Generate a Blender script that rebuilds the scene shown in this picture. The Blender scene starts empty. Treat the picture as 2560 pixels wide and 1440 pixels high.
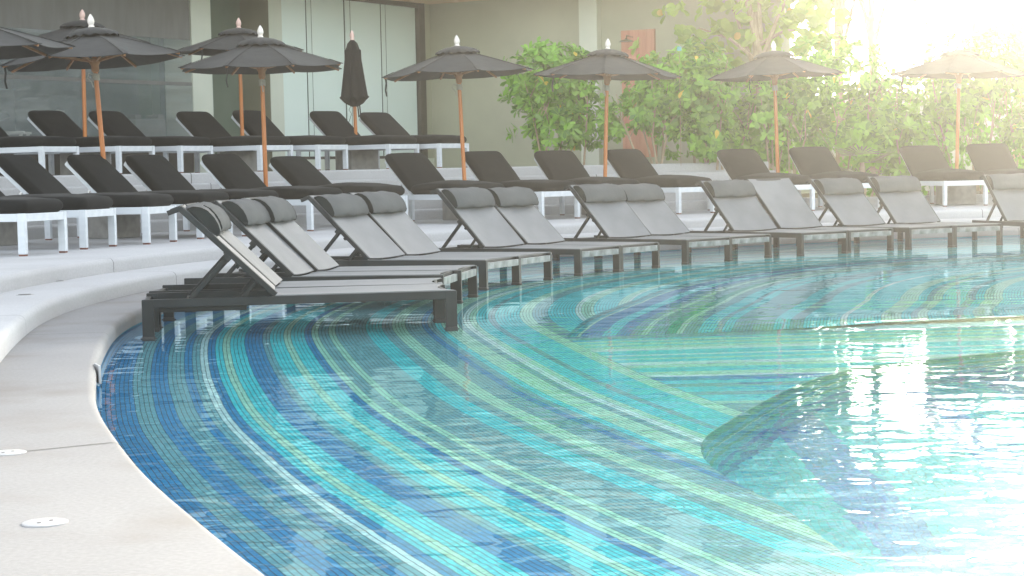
import bpy, bmesh, math, random
from mathutils import Vector, Matrix
R = math.radians
S = bpy.context.scene
COL = S.collection
rng = random.Random(7)
ZC, Z1, Z2, Z3 = 0.10, 0.22, 0.34, 1.07          # coping, low step, lower terrace, upper terrace
CX, CY = 9.53, 13.70                             # centre of the round pool

# ------------------------------------------------------------------ node helpers
def new_mat(name):
    m = bpy.data.materials.new(name); m.use_nodes = True
    nt = m.node_tree
    return m, nt, nt.nodes, nt.links, nt.nodes['Principled BSDF']
def setp(p, **k):
    names = dict(col='Base Color', rough='Roughness', metal='Metallic', spec='Specular IOR Level', coat='Coat Weight', sheen='Sheen Weight', alpha='Alpha', trans='Transmission Weight')
    for a, v in k.items():
        i = p.inputs[names[a]]
        i.default_value = (*v, 1) if a == 'col' else v
def mix_noise(nt, p, c1, c2, scale, detail=4, lo=0.35, hi=0.65, vec=None, stretch=None, target='Base Color'):
    N, L = nt.nodes, nt.links
    tc = N.new('ShaderNodeTexCoord'); mp = N.new('ShaderNodeMapping')
    if stretch: mp.inputs['Scale'].default_value = stretch
    L.new(tc.outputs['Object'], mp.inputs[0])
    n = N.new('ShaderNodeTexNoise'); n.inputs['Scale'].default_value = scale; n.inputs['Detail'].default_value = detail
    L.new(mp.outputs[0], n.inputs['Vector'])
    r = N.new('ShaderNodeValToRGB'); r.color_ramp.elements[0].position = lo; r.color_ramp.elements[1].position = hi
    r.color_ramp.elements[0].color = (*c1, 1); r.color_ramp.elements[1].color = (*c2, 1)
    L.new(n.outputs['Fac'], r.inputs[0])
    if target: L.new(r.outputs[0], p.inputs[target])
    return n, r, mp
def bump(nt, p, h, strength=0.2, dist=0.01):
    b = nt.nodes.new('ShaderNodeBump'); b.inputs['Strength'].default_value = strength; b.inputs['Distance'].default_value = dist
    nt.links.new(h, b.inputs['Height']); nt.links.new(b.outputs[0], p.inputs['Normal']); return b
def noise_bump(nt, p, scale, strength, dist, detail=3, stretch=None):
    N, L = nt.nodes, nt.links
    tc = N.new('ShaderNodeTexCoord'); mp = N.new('ShaderNodeMapping')
    if stretch: mp.inputs['Scale'].default_value = stretch
    L.new(tc.outputs['Object'], mp.inputs[0])
    n = N.new('ShaderNodeTexNoise'); n.inputs['Scale'].default_value = scale; n.inputs['Detail'].default_value = detail
    L.new(mp.outputs[0], n.inputs['Vector'])
    return bump(nt, p, n.outputs['Fac'], strength, dist)
def simple(name, c1, c2=None, scale=6, rough=0.5, spec=0.5, bs=None, stretch=None, **k):
    m, nt, N, L, p = new_mat(name)
    setp(p, col=c1, rough=rough, spec=spec, **k)
    if c2: mix_noise(nt, p, c1, c2, scale, stretch=stretch)
    if bs: noise_bump(nt, p, *bs)
    return m

M = {}
def concrete(name, c1, c2, c3, stain):
    m, nt, N, L, p = new_mat(name)
    n, r, _ = mix_noise(nt, p, c1, c2, 1.1, 6, 0.3, 0.7, target=None)
    # fine grain
    n2, r2, _ = mix_noise(nt, p, (0.90, 0.90, 0.90), (1.05, 1.05, 1.05), 60, 3, 0.3, 0.7, target=None)
    mx = N.new('ShaderNodeMix'); mx.data_type = 'RGBA'; mx.blend_type = 'MULTIPLY'; mx.inputs[0].default_value = 1
    L.new(r.outputs[0], mx.inputs[6]); L.new(r2.outputs[0], mx.inputs[7])
    # broad warm stains
    n3, r3, _ = mix_noise(nt, p, (0, 0, 0), (1, 1, 1), stain, 5, 0.50, 0.86, target=None)
    mx2 = N.new('ShaderNodeMix'); mx2.data_type = 'RGBA'; L.new(r3.outputs[0], mx2.inputs[0])
    L.new(mx.outputs[2], mx2.inputs[6]); mx2.inputs[7].default_value = (*c3, 1)
    L.new(mx2.outputs[2], p.inputs['Base Color'])
    setp(p, rough=0.85, spec=0.25)
    bump(nt, p, n2.outputs['Fac'], 0.15, 0.004)
    return m
M['coping'] = concrete('coping_stone', (0.245, 0.24, 0.235), (0.285, 0.28, 0.275), (0.185, 0.163, 0.14), 1.6)
M['step'] = concrete('step_stone', (0.43, 0.43, 0.43), (0.48, 0.48, 0.475), (0.36, 0.355, 0.345), 0.8)
M['joint'] = simple('dark_joint', (0.06, 0.055, 0.05), rough=0.9)  # dark joint lines between stone lengths, also cover plate screws
M['block'] = simple('grey_concrete', (0.27, 0.265, 0.25), (0.36, 0.35, 0.33), 9, rough=0.9, spec=0.2, bs=(40, 0.3, 0.004))
M['black_metal'] = simple('black_metal', (0.014, 0.017, 0.018), (0.022, 0.026, 0.028), 5, rough=0.38, spec=0.18)
M['worn_metal'] = simple('worn_metal', (0.06, 0.07, 0.072), (0.23, 0.25, 0.25), 9, rough=0.42, spec=0.35, stretch=(1, 1, 0.7))
M['cap'] = simple('foot_rubber', (0.012, 0.012, 0.013), rough=0.5)
M['white_paint'] = simple('white_painted_wood', (0.55, 0.585, 0.61), (0.62, 0.65, 0.67), 14, rough=0.45, spec=0.4, stretch=(0.15, 1, 1))
M['brown_foot'] = simple('brown_foot', (0.16, 0.055, 0.03), rough=0.6)
M['slot'] = simple('dark_gap', (0.008, 0.008, 0.009), rough=0.7)
def fabric(name, c1, c2, weave, rough=0.9, spec=0.08, wr=None, sheen=0.0):
    m, nt, N, L, p = new_mat(name)
    setp(p, rough=rough, spec=spec, sheen=sheen)
    mix_noise(nt, p, c1, c2, 3.5, 4)
    tc = N.new('ShaderNodeTexCoord')
    a = N.new('ShaderNodeTexNoise'); a.inputs['Scale'].default_value = weave; a.inputs['Detail'].default_value = 2
    L.new(tc.outputs['Object'], a.inputs['Vector'])
    b = N.new('ShaderNodeTexNoise'); b.inputs['Scale'].default_value = wr or 5; b.inputs['Detail'].default_value = 2
    L.new(tc.outputs['Object'], b.inputs['Vector'])
    b1 = N.new('ShaderNodeBump'); b1.inputs['Strength'].default_value = 0.25; b1.inputs['Distance'].default_value = 0.03
    b2 = N.new('ShaderNodeBump'); b2.inputs['Strength'].default_value = 0.15; b2.inputs['Distance'].default_value = 0.002
    L.new(b.outputs['Fac'], b1.inputs['Height']); L.new(a.outputs['Fac'], b2.inputs['Height'])
    L.new(b1.outputs[0], b2.inputs['Normal']); L.new(b2.outputs[0], p.inputs['Normal'])
    return m
M['black_cushion'] = fabric('black_cushion', (0.009, 0.010, 0.0105), (0.0135, 0.0145, 0.015), 300, wr=4, sheen=0.05)
M['sling'] = fabric('silver_mesh', (0.125, 0.132, 0.135), (0.155, 0.162, 0.165), 260, rough=0.55, spec=0.5, wr=1.5)
M['pillow'] = fabric('grey_pillow', (0.085, 0.089, 0.089), (0.115, 0.119, 0.117), 180, rough=0.8, wr=9)
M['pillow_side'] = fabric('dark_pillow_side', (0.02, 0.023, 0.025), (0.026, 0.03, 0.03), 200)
M['canopy'] = fabric('charcoal_canvas', (0.030, 0.031, 0.0305), (0.043, 0.043, 0.042), 250, wr=6, sheen=0.1)
M['rope'] = simple('khaki_rope', (0.30, 0.29, 0.24), (0.42, 0.40, 0.34), 60, rough=0.9)
M['strap'] = simple('black_strap', (0.012, 0.012, 0.012), rough=0.8)
M['pole'] = simple('teak_pole', (0.40, 0.12, 0.02), (0.55, 0.20, 0.04), 22, rough=0.35, spec=0.5, stretch=(1, 1, 0.04))
M['rib'] = simple('teak_rib', (0.30, 0.14, 0.06), (0.40, 0.2, 0.09), 20, rough=0.5)
M['finial'] = simple('ivory_finial', (0.66, 0.60, 0.54), (0.74, 0.69, 0.63), 12, rough=0.35)
M['finial_pink'] = simple('pink_finial', (0.62, 0.40, 0.34), (0.70, 0.50, 0.43), 12, rough=0.4)
M['wall'] = simple('olive_plaster', (0.38, 0.39, 0.29), (0.42, 0.43, 0.32), 1.3, rough=0.9, spec=0.2, bs=(30, 0.1, 0.003))
M['wall_pale'] = simple('pale_plaster', (0.60, 0.64, 0.54), (0.66, 0.69, 0.59), 1.3, rough=0.9, spec=0.2, bs=(30, 0.1, 0.003))
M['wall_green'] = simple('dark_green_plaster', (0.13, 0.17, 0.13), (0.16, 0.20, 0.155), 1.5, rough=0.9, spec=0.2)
M['wall_brown'] = simple('brown_plaster', (0.20, 0.20, 0.145), (0.23, 0.225, 0.165), 1.5, rough=0.9, spec=0.2)
M['soffit'] = simple('timber_soffit', (0.62, 0.40, 0.22), (0.70, 0.47, 0.27), 6, rough=0.6, stretch=(1, 8, 1))
M['frosted'] = simple('frosted_glass', (0.78, 0.90, 0.84), (0.82, 0.93, 0.87), 0.8, rough=0.22, spec=0.5)
M['frame_dark'] = simple('bronze_frame', (0.055, 0.05, 0.04), (0.075, 0.065, 0.055), 8, rough=0.5)
M['seam'] = simple('dark_seam', (0.05, 0.07, 0.055), rough=0.6)
M['blind'] = simple('grey_blind_fabric', (0.17, 0.17, 0.16), (0.20, 0.20, 0.19), 7, rough=0.85, spec=0.2, stretch=(1, 1, 0.2), bs=(3, 0.2, 0.03))
M['interior'] = simple('dim_interior', (0.10, 0.115, 0.11), (0.18, 0.20, 0.19), 1.6, rough=0.9)
M['shower_board'] = simple('red_timber_board', (0.50, 0.20, 0.13), (0.58, 0.26, 0.17), 10, rough=0.6, stretch=(1, 1, 0.08))
M['chrome'] = simple('brushed_steel', (0.62, 0.62, 0.62), rough=0.25, metal=1.0)
M['ground'] = simple('garden_soil', (0.13, 0.11, 0.07), (0.19, 0.16, 0.10), 2.0, rough=0.95)
M['plate'] = simple('white_plate', (0.42, 0.41, 0.40), (0.48, 0.47, 0.46), 20, rough=0.4)
M['lightglass'] = simple('recessed_light_glass', (0.33, 0.33, 0.31), (0.45, 0.44, 0.42), 20, rough=0.3)
M['teal_sign'] = simple('teal_sign', (0.05, 0.30, 0.30), rough=0.4)
M['chair_wood'] = simple('pale_chair_wood', (0.50, 0.50, 0.44), (0.58, 0.57, 0.5), 14, rough=0.6)
M['grey_box'] = simple('grey_upholstery', (0.22, 0.21, 0.19), (0.27, 0.26, 0.24), 6, rough=0.9)
M['bark'] = simple('pale_bark', (0.26, 0.19, 0.12), (0.40, 0.31, 0.21), 18, rough=0.9, stretch=(1, 1, 0.25), bs=(40, 0.4, 0.01))
M['pave_wall'] = simple('planter_stone', (0.60, 0.60, 0.58), (0.66, 0.66, 0.64), 5, rough=0.85)

def leaf_mat(name, c1, c2, c3, tr):
    m, nt, N, L, p = new_mat(name)
    at = N.new('ShaderNodeAttribute'); at.attribute_name = 'tone'
    r = N.new('ShaderNodeValToRGB'); e = r.color_ramp.elements
    e[0].color = (*c1, 1); e[1].color = (*c2, 1); e[1].position = 0.9
    x = e.new(0.97); x.color = (*c3, 1)
    L.new(at.outputs['Fac'], r.inputs[0]); L.new(r.outputs[0], p.inputs['Base Color'])
    setp(p, rough=0.38, spec=0.5)
    t = N.new('ShaderNodeBsdfTranslucent')
    g = N.new('ShaderNodeMix'); g.data_type = 'RGBA'; g.blend_type = 'MULTIPLY'; g.inputs[0].default_value = 1
    L.new(r.outputs[0], g.inputs[6]); g.inputs[7].default_value = (1.7, 2.0, 0.6, 1)
    L.new(g.outputs[2], t.inputs['Color'])
    ms = N.new('ShaderNodeMixShader'); ms.inputs[0].default_value = tr
    L.new(p.outputs[0], ms.inputs[1]); L.new(t.outputs[0], ms.inputs[2])
    L.new(ms.outputs[0], N['Material Output'].inputs['Surface'])
    return m
M['leaf'] = leaf_mat('shrub_leaf', (0.04, 0.135, 0.012), (0.24, 0.48, 0.05), (0.62, 0.46, 0.06), 0.28)
M['leaf_round'] = leaf_mat('sea_grape_leaf', (0.16, 0.25, 0.05), (0.30, 0.40, 0.09), (0.55, 0.36, 0.08), 0.4)
M['leaf_fan'] = leaf_mat('dry_fan_leaf', (0.10, 0.10, 0.06), (0.17, 0.16, 0.09), (0.3, 0.22, 0.08), 0.2)

# ------------------------------------------------------------------ object helpers
def link(o, parent=None):
    COL.objects.link(o)
    if parent: o.parent = parent
    return o
def obj(name, bm, mats, parent=None, smooth=None):
    me = bpy.data.meshes.new(name)
    bmesh.ops.recalc_face_normals(bm, faces=bm.faces) if smooth != 'raw' else None
    if smooth and smooth != 'raw':
        for f in bm.faces: f.smooth = True
        for e in bm.edges:
            if len(e.link_faces) == 2 and e.calc_face_angle(0) > R(smooth): e.smooth = False
    bm.to_mesh(me); bm.free()
    for m in (mats if isinstance(mats, (list, tuple)) else [mats]): me.materials.append(m)
    return link(bpy.data.objects.new(name, me), parent)
def tag(o, label, cat, group=None):
    o['label'] = label; o['category'] = cat
    if group: o['group'] = group
    return o
def empty(name, loc=(0, 0, 0), rz=0.0):
    o = bpy.data.objects.new(name, None); o.empty_display_size = 0.2
    o.location = loc; o.rotation_euler = (0, 0, rz)
    return link(o)
def structure(o): o['kind'] = 'structure'; return o
CH = {}
def copy_tree(o, parent=None):
    c = o.copy(); link(c, parent)
    for ch in o.children: copy_tree(ch, c)
    return c
def box(bm, c, s, rot=None, bev=0.0, mi=0):
    mt = Matrix.Translation(c) @ (rot.to_4x4() if rot else Matrix()) @ Matrix.Diagonal((*s, 1))
    r = bmesh.ops.create_cube(bm, size=1, matrix=mt)
    vs = r['verts']; fs = list({f for v in vs for f in v.link_faces})
    for f in fs: f.material_index = mi
    if bev:
        es = list({e for v in vs for e in v.link_edges})
        rr = bmesh.ops.bevel(bm, geom=es, offset=bev, segments=2, profile=0.6, affect='EDGES')
        for f in rr['faces']: f.material_index = mi
def bar(bm, a, b, w, h, bev=0.0, mi=0, up=(0, 0, 1)):
    a, b = Vector(a), Vector(b); d = b - a; x = d.normalized()
    y = Vector(up).cross(x); 
    if y.length < 1e-4: y = Vector((0, 1, 0)).cross(x)
    y.normalize(); z = x.cross(y)
    box(bm, (a + b) / 2, (d.length, w, h), Matrix((x, y, z)).transposed(), bev, mi)
def tube(bm, pts, rad, seg=10, cap=True, mi=0):
    pts = [Vector(p) for p in pts]; rads = rad if isinstance(rad, (list, tuple)) else [rad] * len(pts)
    rings = []; prev = None
    for i, p in enumerate(pts):
        t = (pts[min(i + 1, len(pts) - 1)] - pts[max(i - 1, 0)]).normalized()
        if prev is None:
            ref = Vector((1, 0, 0)) if abs(t.x) < 0.9 else Vector((0, 1, 0))
            n = t.cross(ref).normalized()
        else: n = (prev - t * prev.dot(t)).normalized()
        prev = n; b = t.cross(n)
        rings.append([bm.verts.new(p + (n * math.cos(2 * math.pi * k / seg) + b * math.sin(2 * math.pi * k / seg)) * rads[i]) for k in range(seg)])
    for i in range(len(rings) - 1):
        for k in range(seg):
            f = bm.faces.new((rings[i][k], rings[i][(k + 1) % seg], rings[i + 1][(k + 1) % seg], rings[i + 1][k])); f.material_index = mi
    if cap:
        bm.faces.new(rings[0][::-1]).material_index = mi; bm.faces.new(rings[-1]).material_index = mi
def lathe(bm, prof, seg=16, mi=0, c=(0, 0, 0)):
    rings = []
    for r, z in prof:
        rings.append([bm.verts.new((c[0] + r * math.cos(2 * math.pi * k / seg), c[1] + r * math.sin(2 * math.pi * k / seg), c[2] + z)) for k in range(seg)])
    for i in range(len(rings) - 1):
        for k in range(seg):
            bm.faces.new((rings[i][k], rings[i][(k + 1) % seg], rings[i + 1][(k + 1) % seg], rings[i + 1][k])).material_index = mi
    bm.faces.new(rings[0][::-1]).material_index = mi; bm.faces.new(rings[-1]).material_index = mi
def rrect(lx, ly, r, n=5):
    pts = []
    for cx, cy, a0 in ((lx / 2 - r, ly / 2 - r, 0), (-lx / 2 + r, ly / 2 - r, 90), (-lx / 2 + r, -ly / 2 + r, 180), (lx / 2 - r, -ly / 2 + r, 270)):
        for k in range(n + 1):
            a = R(a0 + 90 * k / n); pts.append((cx + r * math.cos(a), cy + r * math.sin(a)))
    # extra points along the straight sides
    out = []
    for i in range(len(pts)):
        a, b = pts[i], pts[(i + 1) % len(pts)]
        out.append(a); d = math.hypot(b[0] - a[0], b[1] - a[1]); m = int(d / 0.09)
        for k in range(1, m): out.append((a[0] + (b[0] - a[0]) * k / m, a[1] + (b[1] - a[1]) * k / m))
    return out
def cushion(bm, lx, ly, th, rc, bulge, mat4, seed=0, wrinkle=0.0, piping=True):
    """A puffed pad: rounded outline, soft edge, domed top and bottom."""
    rr = random.Random(seed); ph = [rr.uniform(0, 6.28) for _ in range(6)]
    base = rrect(lx, ly, rc)
    prof = [(0.0, 0.0)]
    lev = []
    for k in range(5):
        a = math.pi / 2 * k / 4
        lev.append((0.45 * th * (1 - math.cos(a)), 0.5 * th * math.sin(a)))
    ins = [l for l in lev] + [(lx * f, None) for f in (0.10, 0.17, 0.25, 0.33, 0.42)]
    def ring(inset, z, sgn):
        sx = max(0.02, (lx / 2 - inset * (1)) / (lx / 2)); sy = max(0.02, (ly / 2 - min(inset, inset * ly / lx if inset > th else inset)) / (ly / 2))
        out = []
        for x, y in base:
            X, Y = x * sx, y * sy
            if z is None: zz = th / 2
            else: zz = z
            e = max(0, 1 - (2 * X / lx) ** 2) * max(0, 1 - (2 * Y / ly) ** 2)
            zz2 = zz + bulge * (e ** 0.7) * (1 if z is None or z > th * 0.45 else 0)
            w = wrinkle * (math.sin(X * 31 + Y * 4 + ph[0]) * 0.5 + math.sin(X * 17 - Y * 9 + ph[1]) + 0.6 * math.sin(Y * 13 + ph[2])) * (e ** 0.5)
            out.append(bm.verts.new(mat4 @ Vector((X, Y, sgn * (zz2 + w)))))
        return out
    rings = []
    for inset, z in reversed(ins): rings.append(ring(inset, z, -1))
    for inset, z in ins[1:]: rings.append(ring(inset, z, 1))
    n = len(base)
    for i in range(len(rings) - 1):
        for k in range(n):
            bm.faces.new((rings[i][k], rings[i][(k + 1) % n], rings[i + 1][(k + 1) % n], rings[i + 1][k]))
    bm.faces.new(rings[0][::-1]); bm.faces.new(rings[-1])

# ------------------------------------------------------------------ pool outline in polar form
def lerp_table(t, a):
    if a <= t[0][0]: return t[0][1]
    for (a0, v0), (a1, v1) in zip(t, t[1:]):
        if a <= a1:
            f = (a - a0) / (a1 - a0); return v0 + (v1 - v0) * f
    (a0, v0), (a1, v1) = t[-2:]
    return v1 + (v1 - v0) * (a - a1) / (a1 - a0)
EDGE = [(60, 12.1), (176, 12.12), (190, 12.16), (194, 12.20), (198, 12.29), (203, 12.46), (206.6, 12.64), (210, 12.82), (212.4, 12.95), (217.3, 13.30), (219.2, 13.43), (222.9, 13.76), (228, 14.25), (236, 15.1), (244, 16.1)]
def smooth_table(t, n=3, step=1.0):
    a = t[0][0]; xs = []
    while a <= t[-1][0] + 1e-6: xs.append(a); a += step
    v = [lerp_table(t, x) for x in xs]
    for _ in range(n): v = [v[0]] + [(v[i - 1] + 2 * v[i] + v[i + 1]) / 4 for i in range(1, len(v) - 1)] + [v[-1]]
    return list(zip(xs, v))
EDGE_S = smooth_table(EDGE, 6)
def Re(a): return lerp_table(EDGE_S, a)
def pol(r, a, z=0.0): return Vector((CX + r * math.cos(R(a)), CY + r * math.sin(R(a)), z))
def wide(a, o): return o + (0.09 * max(0, a - 204) if o > 0.2 else 0)      # the deck opens out at the near end

def sweep(name, prof, a0, a1, mat, step=1.0, joints=(), jprof=None, smooth=40):
    """prof: list of (offset from pool edge, z). Ribbon joints ride 1 mm proud."""
    bm = bmesh.new(); n = int(round((a1 - a0) / step)); rings = []
    for i in range(n + 1):
        a = a0 + (a1 - a0) * i / n
        rings.append([bm.verts.new(pol(Re(a) + wide(a, o), a, z)) for o, z in prof])
    for i in range(n):
        for k in range(len(prof) - 1):
            bm.faces.new((rings[i][k], rings[i + 1][k], rings[i + 1][k + 1], rings[i][k + 1]))
    for a in joints:
        if not a0 < a < a1: continue
        r0 = Re(a); w = 0.004 / r0 * 57.3
        pp = jprof or prof; ring = []
        for i, (o, z) in enumerate(pp):
            p0 = pp[max(i - 1, 0)]; p1 = pp[min(i + 1, len(pp) - 1)]
            tx, tz = p1[0] - p0[0], p1[1] - p0[1]; l = math.hypot(tx, tz) or 1
            nx, nz = -tz / l * 0.0015, tx / l * 0.0015
            ring.append([bm.verts.new(pol(Re(a) + wide(a, o) + nx, a + s * w, z + nz)) for s in (-1, 1)])
        for i in range(len(ring) - 1):
            bm.faces.new((ring[i][0], ring[i][1], ring[i + 1][1], ring[i + 1][0])).material_index = 1
    return structure(obj(name, bm, [mat, M['joint']], smooth=smooth))
def nose(o, z0, z1, r=0.035, n=5):
    return [(o, z0), (o, z1 - r)] + [(o + r - r * math.cos(R(90 * k / n)), z1 - r + r * math.sin(R(90 * k / n))) for k in range(1, n + 1)]
JA = [103, 125, 147, 169, 191, 213]
sweep('coping', [(0.03, -0.01), (0.0, 0.012)] + nose(0.0, 0.012, ZC, 0.04)[1:] + [(0.25, ZC), (0.49, ZC)], 60, 243, M['coping'], joints=JA)
sweep('low_step', nose(0.485, ZC - 0.02, Z1, 0.045) + [(0.8, Z1), (1.05, Z1)], 60, 243, M['step'], joints=JA)
sweep('terrace', nose(1.045, Z1 - 0.02, Z2, 0.045) + [(2, Z2), (3, Z2), (4.93, Z2)], 60, 243, M['step'], joints=JA, jprof=nose(1.045, Z1, Z2, 0.045) + [(1.2, Z2)])
zs = [Z2 + (Z3 - Z2) * k / 5 for k in range(6)]
AEND = 106.6
for k in range(5):
    o = 4.92 + 0.42 * k
    last = k == 4
    sweep('upper_terrace' if last else 'terrace_step', nose(o, zs[k] - 0.02, zs[k + 1], 0.03) + ([(o + 1.5, zs[k + 1]), (o + 3, zs[k + 1]), (o + 11, zs[k + 1])] if last else [(o + 0.425, zs[k + 1])]),
          AEND, 200, M['step'], joints=[116.5, 138, 160])
# cheek that closes the stair flight at its right end
bm = bmesh.new()
cheek = []
for k in range(5):
    o = 4.92 + 0.42 * k; cheek += [(o, zs[k]), (o, zs[k + 1])]
cheek += [(9.5, Z3), (9.5, 0.2), (4.92, 0.2)]
vs = [[bm.verts.new(pol(12.1 + o, a, z)) for o, z in cheek] for a in (AEND + 0.02, AEND - 0.35)]
bm.faces.new(vs[0]); bm.faces.new(vs[1][::-1])
for i in range(len(cheek)):
    j = (i + 1) % len(cheek); bm.faces.new((vs[0][i], vs[0][j], vs[1][j], vs[1][i]))
tag(obj('stair_cheek_wall', bm, M['step']), 'pale stepped end wall closing the stair flight beside the hedge', 'wall')
# planting beds and ground
def slab_polar(name, a0, a1, r0, r1, z, mat, step=2.0):
    bm = bmesh.new(); n = int((a1 - a0) / step); rr = []
    for i in range(n + 1):
        a = a0 + (a1 - a0) * i / n; rr.append([bm.verts.new(pol(r, a, z)) for r in (r0, (r0 + r1) / 2, r1)])
    for i in range(n):
        for k in range(2): bm.faces.new((rr[i][k], rr[i + 1][k], rr[i + 1][k + 1], rr[i][k + 1]))
    return structure(obj(name, bm, mat))
slab_polar('planting_bed', 58, AEND - 0.3, 17.0, 34, 0.42, M['ground'])
bm = bmesh.new(); bmesh.ops.create_circle(bm, cap_ends=True, segments=64, radius=150, matrix=Matrix.Translation((0, 0, -2.2)))
structure(obj('ground', bm, M['ground']))
sweep('bed_kerb', [(4.93, Z2 - 0.02), (4.93, 0.47), (5.15, 0.47), (5.15, 0.3)], 60, AEND, M['step'])

# ------------------------------------------------------------------ pool tiles
PAL = {'b': (0.025, 0.27, 0.53), 't': (0.19, 0.44, 0.48), 'q': (0.06, 0.70, 0.74), 'g': (0.48, 0.80, 0.60), 'w': (0.74, 0.88, 0.84), 'd': (0.004, 0.50, 0.56), 'e': (0.01, 0.42, 0.30)}
def tile_mat(name, seq, tile, length, grout=0.92):
    m, nt, N, L, p = new_mat(name)
    uv = N.new('ShaderNodeUVMap'); uv.uv_map = 'UVMap'
    sx = N.new('ShaderNodeSeparateXYZ'); L.new(uv.outputs[0], sx.inputs[0])
    tot = sum(n for _, n in seq)
    # stripes: colour ramps hold at most 32 stops, so chain two or more
    def math_(op, a, b=None, c=None):
        q = N.new('ShaderNodeMath'); q.operation = op
        for i, v in enumerate((a, b, c)):
            if v is None: continue
            if isinstance(v, (int, float)): q.inputs[i].default_value = v
            else: L.new(v, q.inputs[i])
        return q.outputs[0]
    tv = math_('DIVIDE', sx.outputs[1], tile)
    tu = math_('DIVIDE', sx.outputs[0], tile)
    cell = math_('ADD', math_('FLOOR', tv), 0.5)
    chunks = [seq[i:i + 28] for i in range(0, len(seq), 28)]
    out = None; start = 0
    for ci, ch in enumerate(chunks):
        n = sum(k for _, k in ch)
        f = math_('DIVIDE', math_('SUBTRACT', cell, start), n)
        r = N.new('ShaderNodeValToRGB'); r.color_ramp.interpolation = 'CONSTANT'; e = r.color_ramp.elements
        pos = 0
        for i, (c, k) in enumerate(ch):
            if i < 2: el = e[i]; el.position = pos / n
            else: el = e.new(pos / n)
            el.color = (*PAL[c], 1); pos += k
        L.new(f, r.inputs[0])
        if out is None: out = r.outputs[0]
        else:
            mx = N.new('ShaderNodeMix'); mx.data_type = 'RGBA'
            L.new(math_('GREATER_THAN', cell, start), mx.inputs[0]); L.new(out, mx.inputs[6]); L.new(r.outputs[0], mx.inputs[7]); out = mx.outputs[2]
        start += n
    # every tile a little different
    cb = N.new('ShaderNodeCombineXYZ'); L.new(math_('FLOOR', tu), cb.inputs[0]); L.new(cell, cb.inputs[1])
    wn = N.new('ShaderNodeTexWhiteNoise'); wn.noise_dimensions = '2D'; L.new(cb.outputs[0], wn.inputs['Vector'])
    v = math_('MULTIPLY_ADD', wn.outputs['Value'], 0.36, 0.82)
    hv = N.new('ShaderNodeHueSaturation'); L.new(out, hv.inputs['Color']); L.new(v, hv.inputs['Value'])
    # grout
    def line(t, w):
        fr = math_('FRACT', t); d = math_('ABSOLUTE', math_('SUBTRACT', fr, 0.5)); return math_('GREATER_THAN', d, 0.5 - w)
    g = math_('MAXIMUM', line(tv, 0.085), math_('MULTIPLY', line(tu, 0.06), 0.45))
    mg = N.new('ShaderNodeMix'); mg.data_type = 'RGBA'; L.new(math_('MULTIPLY', g, grout), mg.inputs[0]); L.new(hv.outputs[0], mg.inputs[6]); mg.inputs[7].default_value = (0.045, 0.045, 0.04, 1)
    L.new(mg.outputs[2], p.inputs['Base Color']); setp(p, rough=0.25, spec=0.3)
    return m
SEQ_A = [('b', 8), ('t', 4), ('b', 4), ('t', 4), ('b', 2), ('t', 2), ('w', 2), ('b', 2), ('q', 2), ('g', 2), ('q', 4), ('b', 5), ('t', 2), ('q', 4), ('g', 2), ('q', 4), ('b', 2), ('g', 2), ('t', 3), ('g', 2), ('t', 9), ('q', 5), ('t', 3), ('g', 4), ('t', 5), ('b', 2), ('t', 2), ('q', 2), ('g', 5), ('t', 2), ('w', 2), ('g', 2), ('q', 4), ('t', 2), ('q', 8), ('g', 4), ('t', 5), ('q', 9), ('w', 2), ('g', 4), ('q', 8), ('g', 3), ('w', 1), ('q', 9), ('t', 3), ('q', 9)]
rs = random.Random(5)
SEQ_C = [('d', 4), ('g', 1), ('b', 6), ('q', 4), ('b', 4), ('t', 3), ('g', 2), ('t', 5), ('e', 3), ('g', 2), ('t', 4), ('q', 5), ('t', 2), ('q', 3), ('t', 12), ('q', 5), ('t', 4), ('q', 6), ('q', 5), ('w', 2), ('q', 10), ('g', 6), ('q', 3), ('t', 2), ('g', 3), ('q', 8), ('t', 3), ('q', 3), ('g', 6), ('q', 9), ('g', 3), ('w', 3), ('q', 4), ('g', 8), ('q', 6), ('w', 2), ('q', 20), ('g', 6), ('q', 14), ('t', 6), ('q', 18), ('g', 8), ('q', 40), ('w', 4), ('q', 80)]
SEQ_B = [('t', 11), ('q', 4), ('g', 4), ('q', 4), ('g', 6), ('q', 3), ('g', 6), ('w', 5), ('q', 10), ('w', 3), ('q', 6), ('g', 4), ('q', 6), ('w', 5), ('g', 8), ('q', 9), ('g', 7), ('w', 3), ('b', 8), ('q', 6), ('t', 6), ('q', 9), ('t', 6), ('q', 10), ('g', 4), ('t', 40)]  # white rows are partly tile, partly painted glints on tile edges
SEQ_W = [('g', 2), ('e', 9), ('d', 5), ('e', 3), ('g', 1), ('d', 6), ('e', 4), ('d', 6), ('q', 1), ('b', 6), ('d', 6), ('b', 12)]
SEQ_D = [('d', 16), ('b', 10), ('d', 12), ('b', 9), ('d', 14), ('b', 9), ('d', 11), ('b', 8), ('d', 16), ('b', 12), ('d', 300)]
TA = tile_mat('shelf_tiles', SEQ_A, 0.0223, 0); TB = tile_mat('ramp_tiles', SEQ_B, 0.0223, 0); TC = tile_mat('basin_tiles', SEQ_C, 0.0223, 0)
TW = tile_mat('deep_wall_tiles', SEQ_W, 0.0223, 0); TD = tile_mat('deep_floor_tiles', SEQ_D, 0.03, 0, grout=0.3)
TP = tile_mat('pool_edge_tiles', [('b', 30), ('d', 30)], 0.0223, 0)
ZA, ZB_, ZCf, ZD = -0.11, -0.11, -0.28, -1.0
RIN = 0.8
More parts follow.
